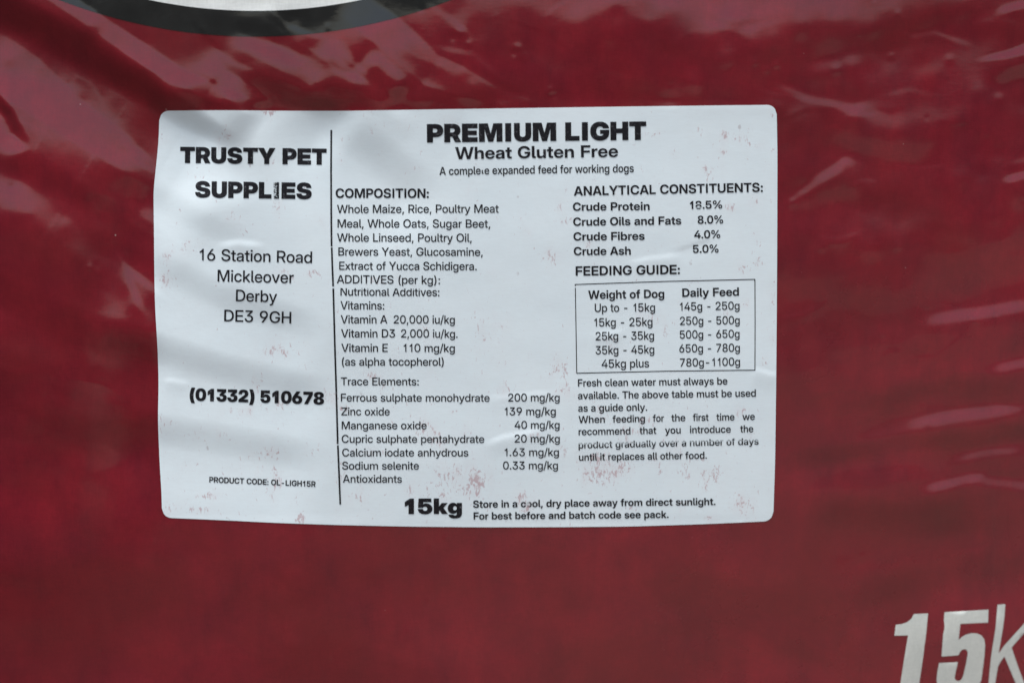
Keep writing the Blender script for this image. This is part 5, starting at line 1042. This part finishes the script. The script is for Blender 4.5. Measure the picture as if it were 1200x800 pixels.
def rule(name, paths, width, off=0.00009):
    """Ruled lines: each path a list of pixel points, drawn as a thin strip."""
    verts, faces, n = [], [], 0
    for p in paths:
        p = np.array(p, float)
        seg = np.hypot(*np.diff(p, axis=0).T)
        cum = np.concatenate([[0], np.cumsum(seg)])
        q = np.linspace(0, cum[-1], max(2, int(cum[-1] / 3)))
        c = np.stack([np.interp(q, cum, p[:, 0]), np.interp(q, cum, p[:, 1])], 1)
        d = np.gradient(c, axis=0)
        d /= np.hypot(d[:, 0], d[:, 1])[:, None]
        nn = np.stack([-d[:, 1], d[:, 0]], 1) * width / 2
        both = np.stack([c - nn, c + nn], 1)
        verts.append(both.reshape(-1, 2))
        faces.append(grid_faces(len(c), 2, flip=False, base=n))
        n += 2 * len(c)
    V = np.concatenate(verts)
    return link(name, at_pixels(V[:, 0], V[:, 1], LIFT + off), np.concatenate(faces), INK, label)


lettering('company_name', [
    ('TRUSTY PET', 'K', 211.2, 191, 382.7, 193.2, 18.9),
    ('SUPPLIES', 'K', 228.7, 231.4, 365.3, 233.4, 19.2, {'speck': {5: 0.45}}),
])
lettering('address_lines', [
    ('16 Station Road', 'R', 234, 305, 365.7, 308.2, 13.7),
    ('Mickleover', 'R', 255, 329.6, 344.2, 331.8, 13.7),
    ('Derby', 'R', 276.5, 352.8, 324.7, 354.1, 13.7),
    ('DE3 9GH', 'R', 262.7, 376.2, 341.2, 378.8, 13.6),
])
lettering('phone_number', [('(01332) 510678', 'K', 222.3, 469, 379.8, 473.8, 14.6)])
lettering('product_code', [('PRODUCT CODE: OL-LIGH15R', 'B', 245.3, 564.7, 369.9, 570, 6.6)])
rule('divider_line', [
    [(388.3, 152.5), (388.0, 200), (388.3, 260), (388.6, 288.6)], [(388.8, 289.8), (389.5, 312), (390.5, 335.4)],
    [(390.6, 337.8), (392.5, 407), (394.2, 460), (395.8, 519.6)], [(396, 521.4), (397.4, 555), (398.8, 590.5)]], 2.0)
lettering('product_heading', [
    ('PREMIUM LIGHT', 'K', 500.4, 167.2, 757.4, 164, 21.6),
    ('Wheat Gluten Free', 'B', 533.5, 186.7, 724.3, 184, 14.2),
    ('A complete expanded feed for working dogs', 'M', 515, 205.2, 742.7, 201.7, 9.4, {'faint': {8: ((-20, 60), (400, 800))}}),
])
lettering('composition_text', [
    ('COMPOSITION:', 'B', 393.4, 231.9, 502.6, 232, 11),
    ('Whole Maize, Rice, Poultry Meat', 'R', 395, 249.7, 584.4, 249.2, 9.7),
    ('Meal, Whole Oats, Sugar Beet,', 'R', 395.6, 266.6, 574.5, 266.8, 9.7),
    ('Whole Linseed, Poultry Oil,', 'R', 395, 283, 552.8, 283.4, 9.7),
    ('Brewers Yeast, Glucosamine,', 'R', 396.5, 299.4, 565.7, 299.8, 9.6),
    ('Extract of Yucca Schidigera.', 'R', 397.5, 316, 558.7, 316.5, 9.6),
])
lettering('additives_text', [
    ('ADDITIVES (per kg):', 'R', 394.7, 331.8, 515.7, 332.8, 9.7),
    ('Nutritional Additives:', 'R', 399, 346.2, 515, 346.9, 9.7, {'cuts': ((655, 800),)}),
    ('Vitamins:', 'R', 399, 362.3, 450.4, 362.5, 9.7),
    ('Vitamin A', 'R', 399.3, 378.7, 454, 378.8, 9.6), ('20,000 iu/kg', 'R', 461.3, 378.8, 533, 379.1, 9.6),
    ('Vitamin D3', 'R', 399.7, 395.1, 463, 395.2, 9.6), ('2,000 iu/kg.', 'R', 470, 395.2, 536.3, 395.6, 9.6),
    ('Vitamin E', 'R', 400, 412, 454.5, 412.1, 9.6), ('110 mg/kg', 'R', 473, 412.1, 533, 412.4, 9.6),
    ('(as alpha tocopherol)', 'R', 400.7, 428.1, 520, 428.2, 9.4),
])
lettering('trace_elements_text', [
    ('Trace Elements:', 'R', 399.5, 451, 490.8, 451.2, 9.2),
    ('Ferrous sulphate monohydrate', 'R', 399.5, 470, 573.8, 470.3, 9.2), ('200 mg/kg', 'R', 595.5, 470.1, 655.8, 469.9, 9.3),
    ('Zinc oxide', 'R', 400, 486.2, 456.8, 486.3, 9.2), ('139 mg/kg', 'R', 591.5, 486.2, 651.3, 486.1, 9.3),
    ('Manganese oxide', 'R', 400.5, 502.5, 500, 502.5, 9.2), ('40 mg/kg', 'R', 603, 502.1, 655.8, 501.9, 9.3),
    ('Cupric sulphate pentahydrate', 'R', 400.5, 518.3, 567.5, 518.5, 9.2), ('20 mg/kg', 'R', 603, 518.1, 656, 518, 9.3),
    ('Calcium iodate anhydrous', 'R', 401, 534.3, 548.8, 534.3, 9.2), ('1.63 mg/kg', 'R', 591.5, 534, 655, 533.8, 9.3),
    ('Sodium selenite', 'R', 401, 549.7, 491, 549.7, 9.2), ('0.33 mg/kg', 'R', 589.5, 549.5, 653.8, 549.3, 9.3),
    ('Antioxidants', 'R', 401.8, 565, 471, 565.2, 9.2),
])
lettering('analysis_text', [
    ('ANALYTICAL CONSTITUENTS:', 'B', 672.4, 229.3, 894, 224.8, 10.8),
    ('Crude Protein', 'B', 671.3, 247, 761.3, 246.2, 9.6), ('18.5%', 'B', 808.5, 245, 846.3, 244.2, 9.4, {'faint': {1: ((90, 190), (400, 470))}}),
    ('Crude Oils and Fats', 'B', 671.7, 264.6, 798.4, 263, 9.6), ('8.0%', 'B', 817.5, 262.2, 847.4, 261.7, 9.4),
    ('Crude Fibres', 'B', 672, 281.8, 755.4, 281, 9.6), ('4.0%', 'B', 813.5, 279.4, 844, 278.9, 9.4),
    ('Crude Ash', 'B', 672.4, 299, 739.2, 298.4, 9.6), ('5.0%', 'B', 811.9, 296.4, 842, 295.8, 9.4),
])
lettering('feeding_table_text', [
    ('FEEDING GUIDE:', 'B', 674.6, 322.9, 796.8, 321, 10.9),
    ('Weight of Dog', 'B', 689.3, 350.2, 778.4, 348.8, 9.9), ('Daily Feed', 'B', 799.5, 347.8, 865.9, 346.4, 9.9),
    ('Up to - 15kg', 'R', 697, 365.4, 767.6, 364.8, 9.8), ('145g - 250g', 'R', 796.8, 363.8, 866.6, 362.6, 9.6),
    ('15kg - 25kg', 'R', 696.5, 382.4, 764.6, 381.6, 9.8), ('250g - 500g', 'R', 796.8, 380.6, 866.8, 379.6, 9.6),
    ('25kg - 35kg', 'R', 698, 398.6, 766.4, 397.6, 9.8), ('500g - 650g', 'R', 796.6, 396.6, 866.6, 395.5, 9.6),
    ('35kg - 45kg', 'R', 698, 415, 766.7, 413.9, 9.8), ('650g - 780g', 'R', 796, 412.8, 867, 411.8, 9.6),
    ('45kg plus', 'R', 705, 430.8, 760.6, 430, 9.8), ('780g-1100g', 'R', 796.8, 429.4, 867.2, 428.1, 9.6),
])
rule('feeding_table_border', [
    [(673.8, 333.2), (780, 329.6), (884.8, 327.2)], [(884.6, 326.8), (884.8, 380), (884.6, 433.6)],
    [(675.6, 437), (780, 434.6), (884.8, 433.4)], [(674.2, 337), (675, 385), (675.8, 437)], [(884.2, 327), (884.5, 330)], [(674, 333), (674.1, 335.2)]], 1.0, 0.00006)
lettering('feeding_notes', [
    ('Fresh clean water must always be', 'M', 677.3, 452.6, 852.4, 450.2, 8.6),
    ('available. The above table must be used', 'M', 677.3, 467.4, 885.7, 464.4, 8.6),
    ('as a guide only.', 'M', 677.5, 482, 758.3, 480.8, 8.6),
    ('When', 'M', 678, 495.4, 708.8, 494.9, 8.4), ('feeding', 'M', 717.8, 494.8, 755.8, 494, 8.4), ('for', 'M', 765, 493.8, 778.1, 493.5, 8.4),
    ('the', 'M', 786.7, 493.4, 803.1, 493, 8.4), ('first', 'M', 811.9, 492.9, 830.3, 492.6, 8.4), ('time', 'M', 839.5, 492.5, 860.7, 492.1, 8.4),
    ('we', 'M', 870, 491.9, 884.5, 491.6, 8.4),
    ('recommend', 'M', 678, 509.5, 738.8, 508.5, 8.4), ('that', 'M', 749.5, 508.3, 769.1, 507.9, 8.4), ('you', 'M', 779.3, 507.8, 797.7, 507.4, 8.4),
    ('introduce', 'M', 808.5, 507.2, 856.4, 506.5, 8.4), ('the', 'M', 867.4, 506.3, 882.7, 506, 8.4),
    ('product gradually over a number of days', 'M', 678, 525, 889, 520.5, 8.2, {'cuts': ((415, 480), (690, 800))}),
    ('until it replaces all other food.', 'M', 678.5, 539.4, 828.3, 537, 8.4),
])
lettering('weight_mark', [('15kg', 'K', 474.4, 601.8, 541.4, 601.6, 18.2)])
lettering('storage_note', [
    ('Store in a cool, dry place away from direct sunlight.', 'B', 554.4, 594.4, 838.4, 591.2, 8.5, {'speck': {12: 0.75}}),
    ('For best before and batch code see pack.', 'B', 555, 608.2, 783.5, 606.3, 8.5),
])
